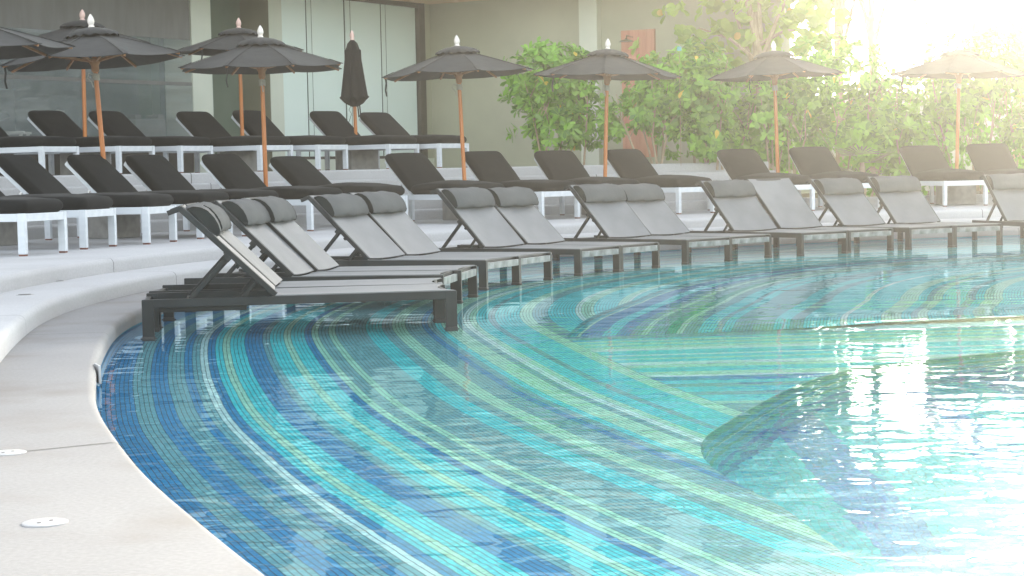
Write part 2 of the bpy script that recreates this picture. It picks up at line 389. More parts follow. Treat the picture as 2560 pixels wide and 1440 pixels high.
def grid(name, rows, mat, z=None):
    """rows: list of rows of (Vector, (u, v))."""
    bm = bmesh.new(); uvl = bm.loops.layers.uv.new('UVMap'); V = []
    for row in rows: V.append([(bm.verts.new(p), uv) for p, uv in row])
    for i in range(len(V) - 1):
        for k in range(len(V[i]) - 1):
            q = (V[i][k], V[i + 1][k], V[i + 1][k + 1], V[i][k + 1])
            if len({x[0].co.to_tuple(4) for x in q}) < 3: continue
            try: f = bm.faces.new([x[0] for x in q])
            except ValueError: continue
            for l, x in zip(f.loops, q): l[uvl].uv = x[1]
    o = structure(obj(name, bm, mat)); return o
DEEP = [(206.0, 1.0), (206.3, 4.0), (206.6, 7.55), (206.8, 8.28), (207.7, 8.83), (210.1, 9.45), (212.3, 9.95), (214.2, 10.41), (216.1, 10.90), (217.3, 11.13), (218.8, 11.37), (220.5, 11.57), (222.4, 11.79), (223.4, 11.96), (226, 12.4), (230, 13.0), (236, 13.9), (243, 14.9)]
def Rdeep(a): return lerp_table(smooth_table(DEEP[2:], 2, 0.5), a) if a > 206.6 else lerp_table(DEEP, a)
SB = 2.75
def inner_c(a): return lerp_table([(60, 8.55), (160.7, 8.55), (166, 8.57), (172.3, 8.63), (178, 8.79), (182.5, 8.97), (188, 9.2), (192.5, 9.42)], a)
rows = []
a = 60.0
while a <= 243:
    r0 = Re(a); row = []
    if a > 214.2: rin = max(Rdeep(a), r0 - 2.75)
    elif a > 192.5: rin = r0 - SB
    else: rin = min(inner_c(a), r0 - SB)
    for k in range(13):
        r = r0 + 0.012 + (rin - r0 - 0.012) * k / 12
        row.append((pol(r, a, ZA), (R(a) * 11.5, r0 - r + 0.0)))
    rows.append(row); a += 0.75
grid('pool_shelf', rows, TA)
def aend(r): return 192.5 + (9.42 - r) * 0.69
rows = []
for i in range(0, 121):
    f = i / 120; row = []
    for k in range(25):
        # walk inwards from the basin rim
        a0 = 60 + (192.5 - 60) * f; rim = inner_c(a0); r = rim + (RIN - rim) * (k / 24) ** 1.0
        aa = 60 + (aend(r) - 60) * f
        row.append((pol(r, aa, ZCf), (R(aa) * 8, rim - r + 0.0223 * 2)))
    rows.append(row)
grid('pool_basin_floor', rows, TC)
rows = []
for i in range(121):
    a0 = 60 + (192.5 - 60) * i / 120; r = inner_c(a0)
    rows.append([(pol(r, a0, ZA), (R(a0) * 8, 0.0)), (pol(r - 0.002, a0, ZA - 0.03), (R(a0) * 8, 0.03)), (pol(r - 0.004, a0, ZCf), (R(a0) * 8, 0.085))])
grid('pool_basin_wall', rows, TC)
# ledge wall between ramp and basin (faces away) and the ramp itself
rows = []
for k in range(25):
    r = 9.42 + (RIN - 9.42) * k / 24; rows.append([(pol(r, aend(r), ZB_), (r, 0.01)), (pol(r, aend(r) - 0.01, ZCf), (r, 0.07))])
grid('pool_ledge_wall', rows, TC)
L0 = pol(9.42, 192.5); Ld = (pol(6.48, aend(6.48)) - L0).normalized(); Ln = Vector((Ld.y, -Ld.x, 0))
rows = []
for i in range(90):
    f = i / 89; row = []
    for k in range(25):
        g = k / 24
        # outer end on the shelf border, inner end deep inside or on the deep rim
        a_hi = 192.5 + (214.2 - 192.5) * f
        ro = Re(a_hi) - SB
        ri = Rdeep(a_hi) if a_hi > 206.6 else RIN
        r = ro + (ri - ro) * g
        aa = a_hi if a_hi > 193.2 or True else a_hi
        lo = aend(r) if r < 9.42 else 192.5
        aa = lo + (214.2 - lo) * f if a_hi < 206 else max(a_hi, lo)
        P = pol(r, a_hi if f > 0 else lo, ZB_) if f > 0.02 else pol(r, lo, ZB_)
        d = P - L0
        row.append((P, (d.dot(Ld), max(0.0, d.dot(Ln) * (1.0 - 0.05 * max(0, d.dot(Ld)))))))
    rows.append(row)
grid('pool_ramp', rows, TB)
deep_pts = []
a = 206.02
while a <= 206.6: deep_pts.append((a, lerp_table(DEEP, a))); a += 0.06
a = 206.6
while a <= 243: deep_pts.append((a, Rdeep(a))); a += 0.3
rows = []; u = 0; prev = None
for a, r in deep_pts:
    P = pol(r, a, ZA)
    if prev: u += (P - prev).length
    prev = P
    q = P + Vector((0.25, -0.12, 0)) * 0.5
    rows.append([(P, (u, 0)), (Vector((P.x, P.y, ZA - 0.05)), (u, 0.07)), (Vector((P.x + 0.02, P.y - 0.01, -0.6)), (u, 0.62)), (Vector((P.x + 0.05, P.y - 0.03, ZD)), (u, 1.28))])
grid('pool_deep_wall', rows, TW)
rows = []
for i in range(40):
    x = 0.0 + 18 * i / 39
    rows.append([(Vector((x, y, ZD)), (y, x)) for y in [-3 + 16 * k / 30 for k in range(31)]])
grid('pool_deep_floor', rows, TD)
sweep_rows = []
for i in range(185):
    a = 60 + i; r = Re(a) + 0.014
    sweep_rows.append([(pol(r, a, 0.03), (R(a) * 12, 0.7)), (pol(r, a, 0.0), (R(a) * 12, 0.68)), (pol(r, a, -0.02), (R(a) * 12, 0.3)), (pol(r, a, ZA), (R(a) * 12, 0.1))])
grid('pool_wall', sweep_rows, TP)

# water
def water_mat():
    m, nt, N, L, p = new_mat('pool_water')
    N.remove(p)
    g = N.new('ShaderNodeBsdfGlass'); g.inputs['IOR'].default_value = 1.27; g.inputs['Roughness'].default_value = 0.0; g.inputs['Color'].default_value = (0.86, 0.99, 1.0, 1)
    tc = N.new('ShaderNodeTexCoord')
    def nz(scale, detail, st, rot=0, dist=0.0):
        mp = N.new('ShaderNodeMapping'); mp.inputs['Scale'].default_value = st; mp.inputs['Rotation'].default_value = (0, 0, rot)
        L.new(tc.outputs['Object'], mp.inputs[0])
        n = N.new('ShaderNodeTexNoise'); n.inputs['Scale'].default_value = scale; n.inputs['Detail'].default_value = detail; n.inputs['Roughness'].default_value = 0.4
        n.inputs['Distortion'].default_value = dist
        L.new(mp.outputs[0], n.inputs['Vector']); return n.outputs['Fac']
    a = nz(1.3, 1.5, (1, 1.25, 1), 0.3); b = nz(4.2, 1.5, (1, 1.4, 1), -0.2, 0.4); c = nz(13, 1.0, (1, 1.3, 1))
    def mul(x, k):
        q = N.new('ShaderNodeMath'); q.operation = 'MULTIPLY'; L.new(x, q.inputs[0]); q.inputs[1].default_value = k; return q.outputs[0]
    def add(x, y):
        q = N.new('ShaderNodeMath'); q.operation = 'ADD'; L.new(x, q.inputs[0]); L.new(y, q.inputs[1]); return q.outputs[0]
    # calm in the shallow lee of the loungers, livelier over the deep end
    sx = N.new('ShaderNodeSeparateXYZ'); L.new(tc.outputs['Object'], sx.inputs[0])
    mr = N.new('ShaderNodeMapRange'); mr.inputs[1].default_value = 5.5; mr.inputs[2].default_value = 12.0; mr.inputs[3].default_value = 1.1; mr.inputs[4].default_value = 0.38
    L.new(sx.outputs[1], mr.inputs[0])
    h = add(add(mul(a, 1.0), mul(b, 0.55)), mul(c, 0.035))
    hm = N.new('ShaderNodeMath'); hm.operation = 'MULTIPLY'; L.new(h, hm.inputs[0]); L.new(mr.outputs[0], hm.inputs[1])
    bp = N.new('ShaderNodeBump'); bp.inputs['Strength'].default_value = 1.0; bp.inputs['Distance'].default_value = 0.010
    L.new(hm.outputs[0], bp.inputs['Height']); L.new(bp.outputs[0], g.inputs['Normal'])
    L.new(g.outputs[0], N['Material Output'].inputs['Surface'])
    return m
M['water'] = water_mat()
bm = bmesh.new()
angs = [60 + 2 * k for k in range(64)] + [188 + 0.15 * k for k in range(107)] + [204.1 + 0.95 * k for k in range(41)] + [243.5 + 6 * k for k in range(30)]
def sstep(a, b, x): x = min(1, max(0, (x - a) / (b - a))); return x * x * (3 - 2 * x)
rads = [0.3, 1, 2, 3, 4, 4.5] + [4.7 + 0.15 * k for k in range(33)] + [9.8, 11]
def glint_ridge(r, a):        # ridge shaped into the water to throw the white glint along the ledge
    d = R(aend(r) - a) * r
    if not -0.30 < d < 1.3: return 0.0
    f = (d + 0.30) / 0.30 if d < 0 else 1 - sstep(0, 1.3, d)
    return 0.027 * sstep(-8.15, -7.3, -r) * sstep(3.5, 4.5, r) * f
ROW = []
for a in angs:
    ro = (Re(a) if a <= 243 else 12.6) + 0.02
    ROW.append([bm.verts.new(pol(r, a, glint_ridge(r, a))) for r in rads] + [bm.verts.new(pol(ro, a, 0))])
cv = bm.verts.new((CX, CY, 0)); nA = len(ROW)
for i in range(nA):
    A, B = ROW[i], ROW[(i + 1) % nA]
    bm.faces.new((cv, A[0], B[0]))
    for k in range(len(A) - 1): bm.faces.new((A[k], A[k + 1], B[k + 1], B[k]))
for f in bm.faces:
    f.smooth = True
    if f.normal.z < 0: f.normal_flip()
structure(obj('water', bm, M['water'], smooth='raw'))

# ------------------------------------------------------------------ mesh pool loungers
ML, MW, MH = 2.0, 0.725, 0.25
def pbk(d, ang=44, x0=1.16 - 1.0, z0=MH): return (x0 + d * math.cos(R(ang)), z0 + d * math.sin(R(ang)))
def make_mesh_lounger(pillow=True):
    t = empty('pool_lounger')
    w = MW / 2; x0, x1 = -ML / 2, ML / 2
    bm = bmesh.new()
    for s in (-1, 1):
        box(bm, (0, s * (w - 0.0175), MH - 0.027), (ML - 0.002, 0.033, 0.054), bev=0.003)
    box(bm, (x0 + 0.018, 0, MH - 0.052), (0.032, MW - 0.07, 0.056), bev=0.003, mi=1)
    box(bm, (x0 + 0.05, 0, MH - 0.014), (0.02, MW - 0.075, 0.02), bev=0.002)  # dark bar added as the shaded slot between sling and crossbar
    box(bm, (x1 - 0.018, 0, MH - 0.045), (0.032, MW - 0.07, 0.05), bev=0.003)
    box(bm, (0.16, 0, MH - 0.03), (0.03, MW - 0.07, 0.03), bev=0.003)
    box(bm, (-0.4, 0, MH - 0.05), (0.03, MW - 0.07, 0.025), bev=0.003)
    for s in (-1, 1): box(bm, (0.62, s * (w - 0.075), MH - 0.072), (0.55, 0.022, 0.03), bev=0.003)   # notched rack rails
    obj('frame', bm, [M['black_metal'], M['worn_metal']], t)
    for sx in (-1, 1):
        for sy in (-1, 1):
            bm = bmesh.new()
            lx = sx * (ML / 2 - 0.036); ly = sy * (w - 0.018)
            box(bm, (lx, ly, (MH - 0.001 + 0.02) / 2 - 0.002), (0.074, 0.037, MH - 0.02), bev=0.003)
            leg = obj('leg', bm, [M['black_metal'], M['worn_metal']], t)
            bm = bmesh.new()
            box(bm, (lx, ly, -0.045), (0.08, 0.043, 0.126), bev=0.006)
            for q in (-1, 1): box(bm, (lx + q * 0.045, ly, 0.0), (0.012, 0.012, 0.012), bev=0.002)
            obj('foot_cap', bm, M['cap'], leg)
    # seat sling, its free foot end cut in a shallow curve
    bm = bmesh.new(); rows = []
    for i in range(15):
        row = []
        for k in range(9):
            v = -1 + 2 * k / 8; xs = x0 + 0.012 + 0.07 * (1 - v * v); xe = 0.16
            x = xs + (xe - xs) * i / 14; row.append((x, v * (w - 0.012), MH + 0.006 - 0.014 * (1 - v * v) * min(1, (i + 1) / 3)))
        rows.append(row)
    for zo in (0, -0.008):
        V = [[bm.verts.new((x, y, z + zo)) for x, y, z in r] for r in rows]
        if zo == 0: T = V
        for i in range(14):
            for k in range(8): bm.faces.new((V[i][k], V[i + 1][k], V[i + 1][k + 1], V[i][k + 1]))
    for i in range(14):
        for k in (0, 8): bm.faces.new((T[i][k], T[i + 1][k], V[i + 1][k], V[i][k]))
    for k in range(8):
        for i in (0, 14): bm.faces.new((T[i][k], T[i][k + 1], V[i][k + 1], V[i][k]))
    obj('seat_sling', bm, M['sling'], t, smooth=40)
    # backrest
    ang = 44; bl = 0.82; c_, s_ = math.cos(R(ang)), math.sin(R(ang)); B0 = Vector((0.16, 0, MH + 0.005))
    ux = Vector((c_, 0, s_)); un = Vector((-s_, 0, c_))
    rot = Matrix((ux, Vector((0, 1, 0)), un)).transposed()
    bm = bmesh.new()
    for s in (-1, 1):
        box(bm, B0 + ux * (bl / 2) + Vector((0, s * (w - 0.026), 0)), (bl, 0.026, 0.036), rot, 0.003)
        p = B0 + ux * bl + Vector((0, s * (w - 0.026), 0))
        bar(bm, p - ux * 0.008, p - un * 0.075 + ux * 0.03, 0.026, 0.032, 0.003)
        q = B0 + ux * (bl * 0.47) + Vector((0, s * (w - 0.026), 0)) - un * 0.03
        box(bm, q, (0.05, 0.03, 0.035), rot, 0.003)
    box(bm, B0 + ux * (bl - 0.01) - un * 0.004, (0.03, MW - 0.06, 0.03), rot, 0.004)
    box(bm, B0 + ux * 0.3 - un * 0.03, (0.025, MW - 0.06, 0.02), rot, 0.003)
    bf = obj('back_frame', bm, M['black_metal'], t)
    bm = bmesh.new()
    for s in (-1, 1):
        q = B0 + ux * (bl * 0.47) + Vector((0, s * (w - 0.055), 0)) - un * 0.035
        bar(bm, q, (0.72, s * (w - 0.055), MH - 0.03), 0.022, 0.03, 0.003)
        q2 = B0 + ux * 0.15 + Vector((0, s * (w - 0.06), 0)) - un * 0.03
        bar(bm, q2, (q2.x + 0.09, q2.y, MH - 0.02), 0.02, 0.022, 0.002)
    bar(bm, (0.72, -w + 0.06, MH - 0.03), (0.72, w - 0.06, MH - 0.03), 0.02, 0.02, 0.002)
    obj('prop_bar', bm, M['black_metal'], t)
    bm = bmesh.new(); T = V = None
    for zo in (0.0, -0.008):
        V = []
        for i in range(11):
            row = []
            for k in range(9):
                v = -1 + 2 * k / 8; P = B0 + ux * (0.0 + (bl - 0.005) * i / 10) + Vector((0, v * (w - 0.03), 0)) + un * (0.021 + zo - 0.016 * (1 - v * v))
                row.append(bm.verts.new(P))
            V.append(row)
        if zo == 0: T = V
        for i in range(10):
            for k in range(8): bm.faces.new((V[i][k], V[i + 1][k], V[i + 1][k + 1], V[i][k + 1]))
    for i in range(10):
        for k in (0, 8): bm.faces.new((T[i][k], T[i + 1][k], V[i + 1][k], V[i][k]))
    for k in range(8):
        for i in (0, 10): bm.faces.new((T[i][k], T[i][k + 1], V[i][k + 1], V[i][k]))
    obj('back_sling', bm, M['sling'], t, smooth=40)
    if pillow:
        prof = [(0.0, 0.0), (-0.008, 0.018), (0.004, 0.042), (0.05, 0.068), (0.10, 0.083), (0.155, 0.084), (0.205, 0.070), (0.245, 0.042), (0.262, 0.012), (0.265, 0.0)]
        bm = bmesh.new(); rings = []; n = 15
        for k in range(n):
            v = -1 + 2 * k / (n - 1); sh = 1.0 - 0.06 * abs(v) ** 6
            row = []
            for d, h in prof:
                P = B0 + ux * (0.525 + (d - 0.14) * sh + 0.14 + 0.006 * math.sin(7 * v + d * 20)) + Vector((0, v * (w - 0.04), 0)) + un * (0.026 + h * sh * (1.0 + 0.05 * math.sin(v * 5 + d * 14)))
                row.append(bm.verts.new(P))
            rings.append(row)
        for k in range(n - 1):
            for i in range(len(prof) - 1): bm.faces.new((rings[k][i], rings[k + 1][i], rings[k + 1][i + 1], rings[k][i + 1]))
            bm.faces.new((rings[k][0], rings[k + 1][0], rings[k + 1][-1], rings[k][-1]))
        pil = obj('headrest_pillow', bm, M['pillow'], t, smooth=50)
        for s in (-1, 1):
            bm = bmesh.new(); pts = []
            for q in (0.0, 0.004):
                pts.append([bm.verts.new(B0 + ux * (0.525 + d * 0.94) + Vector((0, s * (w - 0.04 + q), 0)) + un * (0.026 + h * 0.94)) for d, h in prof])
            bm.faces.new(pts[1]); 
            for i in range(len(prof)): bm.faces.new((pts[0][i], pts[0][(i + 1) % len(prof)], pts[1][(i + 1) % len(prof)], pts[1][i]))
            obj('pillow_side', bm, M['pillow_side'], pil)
    return t
def recline(o, x, z, deg):
    m = Matrix.Translation((x, 0, z)) @ Matrix.Rotation(R(-deg), 4, 'Y') @ Matrix.Translation((-x, 0, -z))
    for ch in o.children:
        if ch.name.startswith(('back_', 'headrest')): ch.matrix_local = m @ ch.matrix_local
ML_POS = [  # foot corner nearest the camera, heading of the head end
    (-0.358, 12.271, 3.286), (-0.466, 12.995, 3.19), (-0.511, 14.148, 2.993), (-0.394, 14.76, 2.984), (-0.219, 16.32, 2.715), (0.071, 16.96, 2.705),
    (0.657, 18.163, 2.518), (1.087, 18.80, 2.515), (1.835, 19.90, 2.325), (2.36, 20.50, 2.350), (3.231, 21.169, 2.181), (3.847, 21.671, 2.181),
    (4.640, 22.167, 2.132), (5.265, 22.591, 2.021), (6.45, 22.65, 1.82)]
ML_LAB = ['black mesh lounger nearest the camera with its long side rail in full view',
    'black mesh lounger wedged tight behind the one nearest the camera',
    'nearer mesh lounger of the second pair along the water',
    'farther mesh lounger of the second pair along the water',
    'third pair along the water, left lounger with a worn silvery foot bar',
    'third pair along the water, right lounger seen against the terrace step',
    'fourth pair along the water, left lounger before the concrete umbrella block',
    'fourth pair along the water, right lounger with its pillow tilted askew',
    'mesh lounger with dark grey pillow on the left of the fifth pair along the water',
    'mesh lounger with dark grey pillow on the right of the fifth pair along the water',
    'mesh lounger with a crooked pillow just left of the pillowless lounger',
    'only mesh lounger in the water without a headrest pillow',
    'mesh lounger with a pale pillow just right of the pillowless lounger',
    'last fully visible mesh lounger before the gap at the right edge',
    'sun bleached mesh lounger cut off by the right edge of the photo']
p_pil = make_mesh_lounger(True); p_bare = make_mesh_lounger(False)
for i, (fx, fy, th) in enumerate(ML_POS):
    if i == 0: o = p_pil
    elif i == 11: o = p_bare
    else: o = copy_tree(p_pil)
    u = Vector((math.cos(th), math.sin(th), 0)); v = Vector((u.y, -u.x, 0))
    c = Vector((fx, fy, 0)) + u * ML / 2 + v * MW / 2
    o.location = (c.x, c.y, 0.0); o.rotation_euler = (0, 0, th)
    tag(o, ML_LAB[i], 'sun lounger', 'mesh loungers standing in the shallow water')
    if i > 2: recline(o, 0.16, MH, (0, 0, 0, 0.8, -0.6, 0.5, 1.2, -0.8, 0.4, -1.0, 0.8, 1.4, -0.6, 0.5, 0.0)[i])
    if i == 7:
        for ch in o.children:
            if ch.name.startswith('headrest'): ch.rotation_euler = (R(0.0), 0, R(-2.5)); ch.location = (0.0, 0.0, 0.0)
# tiny printed notice on the last pair's foot (white emblem and lettering strip)
# ------------------------------------------------------------------ white cushioned loungers
WL, WW_, WH = 2.0, 0.70, 0.38
def make_white_lounger(seed, bump_=0.035, flat=True, h=WH):
    t = empty('cushioned_lounger'); w = WW_ / 2
    bm = bmesh.new()
    for s in (-1, 1): box(bm, (0, s * (w - 0.022), h - 0.036), (WL - 0.15, 0.042, 0.072), bev=0.004)
    for s in (-1, 1): box(bm, (s * (WL / 2 - 0.024), 0, h - 0.036), (0.044, WW_ - 0.1, 0.072), bev=0.004)
    for k in range(7): box(bm, (-0.82 + 0.155 * k, 0, h - 0.012), (0.07, WW_ - 0.088, 0.018), bev=0.003)
    box(bm, (0.2, 0, h - 0.05), (0.05, WW_ - 0.088, 0.04), bev=0.003)
    obj('frame', bm, M['white_paint'], t)
    for sx in (-1, 1):
        for sy in (-1, 1):
            bm = bmesh.new(); lx, ly = sx * (WL / 2 - 0.037), sy * (w - 0.024)
            box(bm, (lx, ly, (h + 0.002 + 0.016) / 2), (0.074, 0.047, h + 0.002 - 0.016), bev=0.004)
            leg = obj('leg', bm, M['white_paint'], t)
            bm = bmesh.new(); box(bm, (lx, ly, 0.008), (0.066, 0.041, 0.017), bev=0.002)
            obj('foot', bm, M['brown_foot'], leg)
    ang = 40; ux = Vector((math.cos(R(ang)), 0, math.sin(R(ang)))); un = Vector((-ux.z, 0, ux.x)); B0 = Vector((0.2, 0, h - 0.01))
    rot = Matrix((ux, Vector((0, 1, 0)), un)).transposed()
    bm = bmesh.new(); bl = 0.72
    for s in (-1, 1): box(bm, B0 + ux * bl / 2 + Vector((0, s * (w - 0.075), 0)), (bl, 0.032, 0.045), rot, 0.004)
    for k in range(6): box(bm, B0 + ux * (0.06 + 0.125 * k) + un * 0.012, (0.065, WW_ - 0.19, 0.016), rot, 0.003)
    box(bm, B0 + ux * (bl - 0.01), (0.05, WW_ - 0.15, 0.045), rot, 0.004)
    obj('back_frame', bm, M['white_paint'], t)
    bm = bmesh.new()
    for s in (-1, 1): bar(bm, B0 + ux * 0.36 + Vector((0, s * 0.2, -0.03)), (0.62, s * 0.2, h - 0.05), 0.018, 0.018, 0.002)
    bar(bm, (0.62, -0.2, h - 0.05), (0.62, 0.2, h - 0.05), 0.02, 0.02, 0.002)
    obj('prop_bar', bm, M['chrome'], t)
    # cushions
    bm = bmesh.new()
    cushion(bm, 1.20, WW_ - 0.01, 0.115, 0.075, bump_, Matrix.Translation((-0.40, 0, h + 0.06)), seed, 0.0025)
    obj('seat_cushion', bm, M['black_cushion'], t, smooth=60)
    bm = bmesh.new()
    mt = Matrix.Translation(B0 + ux * 0.375 + un * 0.08) @ rot.to_4x4()
    cushion(bm, 0.75, WW_ - 0.02, 0.10, 0.075, bump_ * 0.7, mt, seed + 3, 0.003)
    obj('back_cushion', bm, M['black_cushion'], t, smooth=60)
    return t
W_POS = [(-4.34, 16.999, 2.806), (-4.089, 18.328, 2.914), (-3.678, 19.344, 2.893), (-3.353, 20.696, 2.794), (-2.946, 21.25, 2.66), (-2.37, 22.668, 2.595), (-1.705, 23.975, 2.557),
    (-0.549, 24.376, 2.304), (0.422, 25.514, 2.277), (1.251, 25.903, 2.142), (2.40, 27.10, 2.20), (3.748, 27.226, 1.951), (4.779, 27.644, 1.875), (6.462, 28.362, 1.772), (7.358, 28.262, 1.695)]
W_LAB = ['white framed lounger with black cushions, foot nearest the left edge on the lower terrace',
    'white lounger foot with black seat cushion, second along the lower terrace from the left edge',
    'white lounger whose foot hides the left umbrella block, third along the lower terrace',
    'black cushioned lounger just left of the tilted nearest umbrella pole',
    'black cushioned lounger just right of the tilted nearest umbrella pole',
    'black cushioned lounger just left of the second lower terrace umbrella pole',
    'black cushioned lounger just right of the second lower terrace umbrella pole',
    'black lounger with creased back cushion, left of the umbrella before the olive wall',
    'black lounger right of the umbrella pole before the olive wall',
    'black cushioned lounger left of the umbrella in front of the first green shrub',
    'black cushioned lounger right of the umbrella in front of the first green shrub',
    'charcoal cushioned lounger left of the hazy umbrella past the shower board',
    'charcoal cushioned lounger right of the hazy umbrella past the shower board',
    'sun washed brownish lounger left of the palest umbrella',
    'sun washed brownish lounger right of the palest umbrella']
protos = [make_white_lounger(k * 11 + 1, b) for k, b in enumerate((0.035, 0.045, 0.065, 0.035))]
seqp = [0, 1, 0, 3, 0, 1, 2, 2, 1, 2, 2, 2, 2, 2, 1]
used = set()
for i, (fx, fy, th) in enumerate(W_POS):
    k = seqp[i]; o = protos[k] if k not in used else copy_tree(protos[k]); used.add(k)
    u = Vector((math.cos(th), math.sin(th), 0)); v = Vector((u.y, -u.x, 0))
    c = Vector((fx, fy, 0)) + u * WL / 2 + v * WW_ / 2
    o.location = (c.x, c.y, Z2); o.rotation_euler = (0, 0, th)
    recline(o, 0.2, WH, rs.uniform(-2.2, 2.6))
    tag(o, W_LAB[i], 'sun lounger', 'white loungers on the lower terrace')
T_POS = [(-6.05, 24.75, 2.63), (-5.246, 25.695, 2.583), (-4.567, 26.577, 2.609), (-3.588, 27.534, 2.514), (-2.814, 28.215, 2.558), (-1.828, 29.089, 2.468), (-1.07, 29.557, 2.46)]
T_LAB = ['upper terrace lounger showing only its foot cushion at the left edge',
    'upper terrace lounger before the clear plastic, left of the umbrella pole',
    'upper terrace lounger before the clear plastic, right of the umbrella pole',
    'upper terrace lounger left of the pole in front of the dark recess',
    'upper terrace lounger right of the pole in front of the dark recess',
    'upper terrace lounger left of the closed umbrella',
    'upper terrace lounger right of the closed umbrella, last of its row']
for i, (fx, fy, th) in enumerate(T_POS):
    o = copy_tree(protos[(0, 3, 0, 3, 0, 3, 0)[i]])
    u = Vector((math.cos(th), math.sin(th), 0)); v = Vector((u.y, -u.x, 0))
    c = Vector((fx, fy, 0)) + u * WL / 2 + v * WW_ / 2
    o.location = (c.x, c.y, Z3); o.rotation_euler = (0, 0, th)
    recline(o, 0.2, WH, rs.uniform(-2, 2))
    tag(o, T_LAB[i], 'sun lounger', 'white loungers on the upper terrace')

# ------------------------------------------------------------------ umbrellas
def make_umbrella(rad, zr, za, seed, pink=False):
    t = empty('umbrella'); rr = random.Random(seed)
    bm = bmesh.new(); tube(bm, [(0, 0, 0.0), (0, 0, 1.0), (0, 0, za + 0.02)], [0.029, 0.028, 0.026], 14); obj('pole', bm, M['pole'], t, smooth=50)
    bm = bmesh.new(); n = 8; sub = 6; rings = []; lev = 9
    rot0 = rr.uniform(0, 0.78)
    tipdz = [rr.uniform(-0.02, 0.02) for _ in range(n)]
    def cpt(j, f, k):
        a0 = rot0 + 2 * math.pi * j / n; a1 = a0 + 2 * math.pi / n; g = k / sub
        P0 = Vector((math.cos(a0), math.sin(a0), 0)); P1 = Vector((math.cos(a1), math.sin(a1), 0)); D = P0.lerp(P1, g)
        s = 4 * g * (1 - g)
        rr_ = rad * f * (1 - 0.035 * s * f)
        zz = za - (za - zr) * (0.88 * f + 0.12 * f * f) - 0.035 * s * f * (1 - f * 0.45) + (tipdz[j] * (1 - g) + tipdz[(j + 1) % n] * g) * f * f
        return Vector((D.x * rr_, D.y * rr_, zz))
    grids = []
    for zo in (0.0, -0.006):
        G = []
        for i in range(lev):
            f = 0.05 + 0.95 * i / (lev - 1); row = []
            for j in range(n):
                for k in range(sub): row.append(bm.verts.new(cpt(j, f, k) + Vector((0, 0, zo))))
            G.append(row)
        m = n * sub
        for i in range(lev - 1):
            for k in range(m): bm.faces.new((G[i][k], G[i + 1][k], G[i + 1][(k + 1) % m], G[i][(k + 1) % m]))
        grids.append(G)
    A, Bq = grids[0][-1], grids[1][-1]
    for k in range(m):      # small turned hem
        bm.faces.new((A[k], Bq[k], Bq[(k + 1) % m], A[(k + 1) % m]))
    cn = obj('canopy', bm, M['canopy'], t, smooth=25)
    for j in range(n):      # seam tapes and pocket tips over the ribs
        bm = bmesh.new()
        pts = [cpt(j, 0.2 + 0.8 * q / 7, 0) + Vector((0, 0, 0.005)) for q in range(8)]
        for q in range(7): bar(bm, pts[q], pts[q + 1], 0.022, 0.005)
        bar(bm, cpt(j, 0.86, 0) + Vector((0, 0, 0.009)), cpt(j, 1.015, 0) + Vector((0, 0, 0.006)), 0.05, 0.01, 0.002)
        obj('seam_tape', bm, M['canopy'], cn)
    # vent cap with a fluttering edge
    bm = bmesh.new(); rings = []
    for f, dz, wv in ((0.10, 0.0, 0), (0.55, -0.022, 0.0), (0.85, -0.055, 0.008), (1.0, -0.085, 0.016), (1.04, -0.105, 0.017)):
        row = []
        for k in range(48):
            a = rot0 + 2 * math.pi * k / 48
            row.append(bm.verts.new((0.30 * f * math.cos(a), 0.30 * f * math.sin(a), za + 0.045 + dz + wv * math.cos(16 * (a - rot0) + 3.1) * (0.7 + 0.3 * math.sin(3 * a + seed)))))
        rings.append(row)
    for i in range(len(rings) - 1):
        for k in range(48): bm.faces.new((rings[i][k], rings[i + 1][k], rings[i + 1][(k + 1) % 48], rings[i][(k + 1) % 48]))
    bm.faces.new(rings[0]); obj('vent_cap', bm, M['canopy'], t, smooth=60)
    bm = bmesh.new(); lathe(bm, [(0.034, za + 0.04), (0.037, za + 0.052), (0.030, za + 0.064), (0.026, za + 0.068), (0.036, za + 0.088), (0.041, za + 0.108), (0.037, za + 0.135), (0.026, za + 0.162), (0.012, za + 0.185), (0.002, za + 0.197)], 16)
    obj('finial', bm, M['finial_pink' if pink else 'finial'], t, smooth=50)
    bm = bmesh.new(); lathe(bm, [(0.030, zr - 0.13), (0.042, zr - 0.12), (0.045, zr - 0.05), (0.062, zr - 0.02), (0.066, zr + 0.02), (0.030, zr + 0.03)], 14); obj('hub', bm, M['rib'], t, smooth=40)
    bm = bmesh.new()
    for k in range(5): tube(bm, [(0.036 * math.cos(a), 0.036 * math.sin(a), zr - 0.15 - 0.016 * k + 0.003 * math.sin(a * 2)) for a in [2 * math.pi * q / 12 for q in range(13)]], 0.008, 6)
    tube(bm, [(-0.035, -0.03, zr - 0.16), (-0.085, -0.05, zr - 0.14), (-0.10, -0.05, zr - 0.19), (-0.06, -0.045, zr - 0.24), (-0.045, -0.04, zr - 0.30)], 0.007, 6)
    obj('rope', bm, M['rope'], t, smooth=60)
    for j in range(n):
        a = rot0 + 2 * math.pi * j / n; d = Vector((math.cos(a), math.sin(a), 0))
        bm = bmesh.new(); pts = [cpt(j, f, 0) + Vector((0, 0, -0.02)) for f in (0.06, 0.5, 0.985)]
        bar(bm, pts[0], pts[1], 0.02, 0.026, 0.002); bar(bm, pts[1], pts[2], 0.02, 0.026, 0.002)
        rb = obj('rib', bm, M['rib'], t)
        bm = bmesh.new(); bar(bm, d * 0.06 + Vector((0, 0, zr)), cpt(j, 0.56, 0) + Vector((0, 0, -0.035)), 0.02, 0.024, 0.002)
        obj('strut', bm, M['rib'], rb)
    bm = bmesh.new(); j = 3; P = cpt(4, 0.97, 0)
